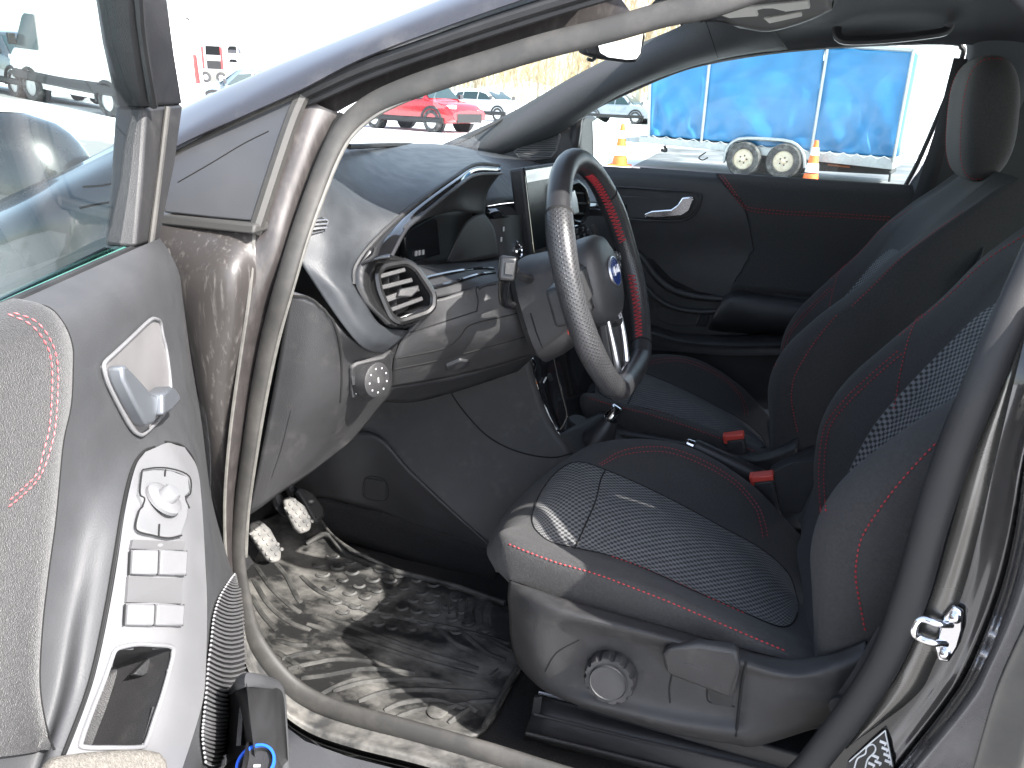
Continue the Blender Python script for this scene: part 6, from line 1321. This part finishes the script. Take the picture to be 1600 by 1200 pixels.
k = MB(); k.tube([T(1380, 262, 0), T(1391, 270, 0), T(1389, 284, 0)], .02, 5, sub=1); k.tube([T(1103, 238, 0), T(1092, 246, 0), T(1098, 250, 0), T(1106, 246, 0)], .012, 5); k.tube([T(1035, 228, .1), T(1038, 236, .1), T(1030, 234, .1)], .03, 5); k.build('support_leg', M['rubber_black'], tr)
# ---- traffic cones
def cone(px, py, top_py, label):
    b_ = Gp(px, py); d = np.linalg.norm((b_-CPOS)[:2]); h = 0
    while h < 2 and proj(b_+np.array([0, 0, h]))[1] > top_py: h += .01
    e = empty('traffic_cone', b_, None, label, 'traffic cone', 'orange and white traffic cones in the yard')
    r0, r1 = h*.20, h*.045; org = mat('cone orange', (.85, .17, .03), .55, mott=.1); wh = mat('cone white band', (.82, .82, .80), .5)
    k = MB(); k.box(b_+np.array([0, 0, h*.02]), (h*.26, 0, 0), (0, h*.26, 0), (0, 0, h*.02)); k.build('base', org, e, bevel=.01)
    zs = [(.04, .24), (.27, .48), (.48, .66), (.66, .84), (.84, 1.0)]
    for i, (a, c_) in enumerate(zs):
        ra = r0+(r1-r0)*a; rc = r0+(r1-r0)*c_
        k = MB(); k.lathe([(ra+(.004 if i % 2 else 0), a*h), (rc+(.004 if i % 2 else 0), c_*h-.001)]+([(0, h)] if i == 4 else []), b_, (0, 0, 1), 18); k.build('white_band' if i % 2 else 'cone_section', wh if i % 2 else org, e)
cone(1265, 287, 220, 'orange and white cone standing in front of the trailer rear wheel')
cone(968, 259, 194, 'orange and white cone standing beside the far door mirror')
# ---- vehicles
def vehicle(name, label, cat, f_px, head, side, L, W_, H, paint, wheelbase, style='suv', group=None, wr=.34, rims=5, glass=(.03, .05, .055)):
    """front wheel contact pixel of the near side, heading from the picture's right towards away; side=+1 when the near side is the vehicle's left"""
    pf = Gp(*f_px); vr = np.array([CR_[0], CR_[1], 0]); vr /= np.linalg.norm(vr); va = np.array([-vr[1], vr[0], 0]); ex = vr*math.cos(R(head))+va*math.sin(R(head)); pr_ = pf-ex*wheelbase; pr_[2] = gz(pr_[0], pr_[1]); L0 = wheelbase; sc_ = 1.0
    ey = np.array([-ex[1], ex[0], 0]); slope = (pf[2]-pr_[2])/L0
    mid_ = (pf+pr_)/2; o = mid_-ey*side*(W_/2-.08)*sc_
    e = empty(name, o, None, label, cat, group)
    P = lambda x, y, z: o+(ex*x+ey*y)*sc_+np.array([0, 0, z*sc_+slope*x*sc_])
    gl = mat(name+' glass', glass, .15, spec=.3); dk = M['rubber_black']; hb_, hf = W_/2, L/2
    if style == 'van': st_ = [(-hf, .45, 1.2, H-.12, .86), (-hf+.06, .35, 1.2, H-.02, .88), (0, .32, 1.2, H, .88), (hf*.45, .32, 1.2, H-.02, .88), (hf*.60, .32, 1.22, H-.22, .84), (hf*.80, .34, 1.2, 1.34, .86), (hf*.97, .36, .95, 1.0, .86), (hf, .45, .75, .8, .80)]
    elif style == 'pickup': st_ = [(-hf, .5, 1.0, 1.02, .97), (-hf*.1, .4, 1.0, 1.04, .97), (-hf*.05, .4, 1.02, H-.02, .8), (hf*.35, .4, 1.02, H, .8), (hf*.6, .4, 1.02, 1.1, .92), (hf*.95, .42, .95, 1.0, .92), (hf, .5, .7, .78, .86)]
    else: st_ = [(-hf, .45, .80, .95, .80), (-hf*.96, .38, .92, 1.10, .82), (-hf*.78, .30, .98, H-.14, .74), (-hf*.40, .28, .98, H, .74), (hf*.05, .28, .96, H-.01, .74), (hf*.22, .28, .96, H-.10, .76), (hf*.52, .28, .95, 1.00, .88), (hf*.86, .30, .84, .90, .88), (hf, .42, .62, .70, .74)]
    secs = []
    for x, zb, zbelt, zt, wt in st_:
        h2 = hb_*(.93 if abs(x) > hf*.93 else 1.0)
        half = [(0, zb), (h2*.86, zb), (h2*.97, zb+.10), (h2, (zb+zbelt)/2+.02), (h2*.965, zbelt), (h2*((wt+1)/2), zbelt+(zt-zbelt)*.5), (h2*wt, zt-.03), (h2*wt*.8, zt+.01), (0, zt+.035)]
        secs.append([P(x, y, z) for y, z in half]+[P(x, -y, z) for y, z in half[::-1][1:-1]])
    k = MB(); rows_ = [cr(s_, 2, True) for s_ in secs]; rows_ = [[r[j] for r in rows_] for j in range(len(rows_[0]))]
    rows_ = [cr(r, 3) for r in rows_]
    k.grid(np.array(rows_).transpose(1, 0, 2), closed_u=True); k.slab(secs[0], ex*.02); k.slab(secs[-1], -ex*.02); body = k.build('body', mat(name+' paint', paint, .25, coat=1.0, mott=.06, mscale=2), e, smooth=50)
    def side_at(x, z, s):                     # outer half width of the upper body at x, z
        for (x0, b0, l0, t0, w0), (x1, b1, l1, t1, w1) in zip(st_, st_[1:]):
            if x0 <= x <= x1:
                t = (x-x0)/(x1-x0); l, tp, w__ = l0+(l1-l0)*t, t0+(t1-t0)*t, w0+(w1-w0)*t
                f = min(1, max(0, (z-l)/max(.05, tp-l))); return s*(hb_*(.965*(1-f)+w__*f)+.012)
        return s*hb_
    if style == 'van': wins = [[(hf*.38, 1.26), (hf*.76, 1.24), (hf*.74, 1.40), (hf*.60, H-.5), (hf*.54, H-.42), (hf*.38, H-.42)]]
    elif style == 'pickup': wins = [[(0, 1.08), (hf*.26, 1.08), (hf*.25, H-.14), (0.02, H-.14)], [(hf*.29, 1.08), (hf*.53, 1.08), (hf*.40, H-.18), (hf*.29, H-.14)]]
    else: wins = [[(-hf*.70, 1.04), (-hf*.46, 1.02), (-hf*.46, H-.15), (-hf*.62, H-.19)], [(-hf*.43, 1.02), (-hf*.02, 1.01), (-hf*.02, H-.12), (-hf*.43, H-.14)], [(hf*.01, 1.01), (hf*.40, 1.02), (hf*.22, H-.22), (hf*.01, H-.12)]]
    for s in (1, -1):
        for w_ in wins:
            pts_ = []
            for x, z in w_:
                loc, nn_, i_, d_ = bvh(body).ray_cast(Vector(P(x, s*3, z)), Vector(-ey*s)); pts_.append((np.array(loc) if loc is not None else P(x, side_at(x, z, s), z))+ey*s*(.06 if style == 'van' else .02))
            k = MB(); k.slab(pts_, ey*(-s)*.03*sc_); k.build('side_window', gl, e)
        k = MB(); k.tube([P(x, s*(hb_-(.05 if style == 'van' else .04)), z) for x, z in (((-hf*.86, .62), (0, .60), (hf*.84, .62)) if style == 'van' else ((-hf*.86, .40), (0, .38), (hf*.84, .40)))], (.10 if style != 'van' else .15)*sc_, 6, sub=1); k.build('side_strip', dk, e)
        k = MB(); x = hf*(.74 if style == 'van' else .44); k.box(P(x, s*(hb_+.10), 1.12 if style != 'van' else 1.45), ex*.05*sc_, ey*.09*sc_, np.array([0, 0, .08 if style != 'van' else .13])*sc_); k.build('wing_mirror', dk if style == 'van' else M['paint'], e, bevel=.02)
        k = MB(); k.box(P(hf*.93, s*hb_*.80, .82 if style != 'van' else 1.0), ex*.12*sc_, ey*.12*sc_, np.array([0, 0, .06])*sc_); k.build('headlight', mat('headlamp', (.7, .7, .72), .15, coat=1.0), e, bevel=.02)
        k = MB(); k.box(P(-hf*.985, s*hb_*.86, .98 if style != 'van' else 1.25), ex*.05*sc_, ey*.09*sc_, np.array([0, 0, .10 if style != 'van' else .34])*sc_); k.build('tail_light', mat('tail lamp red', (.55, .02, .02), .2, coat=1.0), e, bevel=.02)
    f0 = (hf*.61, hf*.79, H-.30, 1.40) if style == 'van' else ((hf*.36, hf*.58, H-.05, 1.12) if style == 'pickup' else (hf*.20, hf*.49, H-.11, 1.03))
    k = MB(); k.slab([P(f0[0]+.05, y*hb_*.68, f0[2]+.03) for y in (1, -1)]+[P(f0[1]+.03, y*hb_*.82, f0[3]+.03) for y in (-1, 1)], -ex*.03); k.build('windscreen', gl, e)
    if style == 'suv':
        k = MB(); k.slab([P(-hf*.80, y*hb_*.64, H-.20) for y in (1, -1)]+[P(-hf*.97, y*hb_*.74, 1.08) for y in (-1, 1)], -ex*.03*sc_); k.build('rear_window', gl, e)
    k = MB(); k.box(P(hf*.995, 0, .48), ex*.03*sc_, ey*hb_*.7*sc_, np.array([0, 0, .14])*sc_); k.build('grille', dk, e, bevel=.02)
    for x in (wheelbase/2, -wheelbase/2):
        for s in (1, -1):
            c = P(x, s*(hb_-.09), wr); t_ = MB(); r_ = MB(); wheel_mesh(t_, r_, c, ey*s, wr*sc_, .22*sc_, .66, rims)
            wl_ = t_.build('wheel', tyre_m, e); q = r_.build('rim', rim_m, wl_)
            k = MB(); k.tube([P(x+math.cos(a)*(wr+.07), s*(hb_-.01), wr+math.sin(a)*(wr+.07)) for a in np.linspace(-.15, math.pi+.15, 12)], .05*sc_, 6, sub=1); k.slab([P(x+math.cos(a)*(wr+.06), s*(hb_-.16), wr+math.sin(a)*(wr+.06)) for a in np.linspace(0, 2*math.pi, 20)[:-1]], ey*(-s)*.12*sc_); k.build('wheel_arch', dk, e)
    return e
vehicle('delivery_van', 'white long delivery van parked in the snow, seen through the open door glass', 'van', (57, 158), 150, 1, 5.1, 2.0, 2.5, (.80, .80, .79), 3.1, 'van', None, .36, 7)
vehicle('parked_suv', 'red crossover car seen through the windscreen above the dashboard', 'car', (676, 207), -36, -1, 4.4, 1.84, 1.66, (.36, .012, .018), 2.65, 'suv', None, .36)
vehicle('parked_suv', 'blue grey car in the snow just right of the open door frame', 'car', (338, 178), 205, 1, 4.4, 1.84, 1.62, (.10, .14, .17), 2.65, 'suv', None, .34)
vehicle('parked_car', 'dark car cropped by the photo edge, in front of the white van', 'car', (30, 152), -35, -1, 4.5, 1.84, 1.55, (.05, .06, .07), 2.7, 'suv', None, .34)
vehicle('parked_suv', 'silver grey car parked beyond the orange cone and the far door mirror', 'car', (992, 194), -30, -1, 4.3, 1.8, 1.6, (.22, .25, .29), 2.6, 'suv', None, .34)
vehicle('parked_car', 'snow dusted silver car behind the red crossover', 'car', (778, 190), -35, -1, 4.3, 1.8, 1.5, (.55, .57, .58), 2.6, 'suv', None, .33)
# car transporter lorry far left, red cab and loaded decks
def transporter():
    p = Gp(300, 128); e = empty('car_transporter', p, None, 'distant white car transporter with red stripes and stacked cars, above the painted pillar', 'lorry')
    rt = np.array([CR_[0], CR_[1], 0]); rt /= np.linalg.norm(rt); dp_ = np.array([-rt[1], rt[0], 0]); d = (p-CPOS) @ CF; s = d/FPX
    Q_ = lambda x, y, dd=0: p+rt*((x-300)*s)+np.array([0, 0, (128-y)*s])+dp_*dd
    red = mat('lorry red', (.55, .05, .05), .4); whm = mat('lorry white', (.75, .75, .75), .4)
    k = MB(); k.slab([Q_(318, 110), Q_(318, 76), Q_(326, 70), Q_(350, 70), Q_(352, 110)], dp_*2.4); k.build('cab', whm, e, bevel=.1)
    for xx in (319, 348):
        k = MB(); k.slab([Q_(xx, 108, -.07), Q_(xx, 76, -.07), Q_(xx+3.5, 76, -.07), Q_(xx+3.5, 108, -.07)], dp_*.05); k.build('cab_stripe', red, e)
    k = MB(); k.slab([Q_(325, 88, -.06), Q_(326, 75, -.06), Q_(348, 75, -.06), Q_(348, 88, -.06)], dp_*.05); k.build('windscreen', M['screen'], e)
    k = MB(); k.slab([Q_(326, 108, -.06), Q_(326, 96, -.06), Q_(348, 96, -.06), Q_(348, 108, -.06)], dp_*.05); k.build('grille', M['rubber_black'], e)
    k = MB()
    for x in (276, 296, 316, 358, 374): k.box(Q_(x, 92, .3), rt*.1, dp_*.1, np.array([0, 0, 24*s]))
    for y in (72, 90, 108): k.box(Q_(325, y, .6), rt*52*s, dp_*.5, np.array([0, 0, .12]))
    k.build('deck_frame', whm, e)
    for x, y, m_ in ((285, 84, whm), (285, 102, M['paint']), (366, 84, M['paint']), (366, 102, whm), (300, 66, whm)):
        k = MB(); k.slab([Q_(x-10, y, .4), Q_(x-9, y-5, .4), Q_(x-4, y-10, .4), Q_(x+5, y-10, .4), Q_(x+9, y-5, .4), Q_(x+10, y, .4)], dp_*1.7); k.build('carried_car', m_, e, bevel=.1)
        k = MB(); k.slab([Q_(x-7, y-5, .35), Q_(x-4, y-9, .35), Q_(x+4, y-9, .35), Q_(x+7, y-5, .35)], dp_*.08); k.build('carried_window', M['screen'], e)
    k = MB(); W1 = MB()
    for x in (282, 322, 346, 370): wheel_mesh(k, W1, Q_(x, 120, .2), -dp_, 8*s, .3, .5, 0)
    k.build('wheel', tyre_m, e); W1.build('rim', rim_m, e)
transporter()
# snow heap behind the red car
k = MB(); hc_ = Gp(800, 172)+np.array([-4, 14, 0]); rnd = random.Random(5); G_ = []
for i in range(14):
    r_ = i/13; G_.append([hc_+np.array([math.cos(a)*11*r_*(1+.12*math.sin(3*a)), math.sin(a)*5*r_, 2.6*(1-r_**1.6)*(1+.16*math.sin(5*a+r_*7))-.1]) for a in np.linspace(0, 2*math.pi, 36, endpoint=False)])
k.grid(G_, closed_u=True, face=(0, 0, 500)); tag(k.build('snow_heap', snow), 'ploughed heap of white snow', kind='structure')
# ---- bare birches on the far side
bark = mat('pale birch bark', (.50, .44, .34), .85, mott=.3, mscale=2); twig = mat('tan twigs', (.42, .33, .19), .9, mott=.3, mscale=.8)
def birch(seed):
    rnd = random.Random(seed); H = 10.0; kt = MB(); kc_ = MB()
    lean = rnd.uniform(-.3, .3); pts = [np.array([lean*(z/H)**2*2+rnd.uniform(-.08, .08), rnd.uniform(-.08, .08), z]) for z in np.linspace(0, H, 7)]
    kt.tube(pts, [.14, .12, .10, .08, .055, .03, .012], 6, sub=2)
    for i in range(70):
        z = rnd.uniform(1.6, H*.98); t = z/H; b0_ = pts[min(5, int(t*6))]*(1-(t*6 % 1))+pts[min(6, int(t*6)+1)]*(t*6 % 1); a = rnd.uniform(0, 6.28); ln = rnd.uniform(.6, 1.9)*(1.15-t*.7)
        d = np.array([math.cos(a)*.6, math.sin(a)*.6, .85]); p1 = b0_+d*ln*.6; p2 = b0_+d*ln+np.array([0, 0, .25*ln])
        kc_.tube([b0_, p1, p2], [.022, .016, .006], 3, sub=1, caps=False)
        for q in range(6):
            s_ = b0_+(p2-b0_)*rnd.uniform(.3, 1); dv_ = np.array([rnd.uniform(-.5, .5), rnd.uniform(-.5, .5), rnd.uniform(.1, .7)])
            kc_.tube([s_, s_+dv_*.5, s_+dv_*.9+np.array([0, 0, -.12])], [.012, .009, .005], 3, sub=1, caps=False)
    return kt, kc_
protos = []
rnd = random.Random(11)
for i in range(64):
    px = 690+i*6.4+rnd.uniform(-4, 4); dist = rnd.uniform(62, 84); d = ray(px, 150); d = np.array([d[0], d[1], 0]); d /= np.linalg.norm(d)
    p = np.array([CPOS[0], CPOS[1], 0])+d*dist; p[2] = gz(p[0], p[1])-.1
    s_ = rnd.uniform(.8, 1.12)*(1.15 if px > 900 else 1.0)
    if i < 4:
        e = empty('birch_tree', p, None, 'bare tan birch with slender trunk in the sunny wood beyond the yard', 'tree', 'bare birches beyond the yard')
        kt, kc_ = birch(20+i)
        kt.v = [tuple(np.array(v)+p) for v in kt.v]; kc_.v = [tuple(np.array(v)+p) for v in kc_.v]
        a = kt.build('trunk', bark, e); b_ = kc_.build('crown', twig, e, smooth=0); protos.append((e, a, b_))
    else:
        e0_, a, b_ = protos[i % 4]; e = e0_.copy(); COL.objects.link(e); e.location = Vector(p)
        for o_ in (a, b_):
            c = o_.copy(); COL.objects.link(c); c.parent = e
    e.rotation_euler = (0, 0, rnd.uniform(0, 6.28)); e.scale = (s_*rnd.uniform(.9, 1.1), s_, s_)
# ---- the near wheels and the lower wing of the car itself, just out of the picture
k = MB(); k.patch([[(x, yy, z) for x in (-.52, -.85, -1.2, -1.6)] for yy, z in ((-.735, 1.0), (-.80, .92), (-.845, .80), (-.85, .66))], 5, 5)
k.patch([[(x, yy, z) for x in (-.46, -.60, -.74)] for yy, z in ((-.85, .66), (-.845, .45), (-.80, .26))], 4, 4)
k.build('front_wing', M['paint_dark'], car, thick=.003)
for x in (-1.13, 1.46):
    t_ = MB(); r_ = MB(); wheel_mesh(t_, r_, (x, -.76, .33), (0, -1, 0), .33, .21, .68, 5)
    wl_ = t_.build('wheel', tyre_m, car); r_.build('rim', rim_m, wl_)
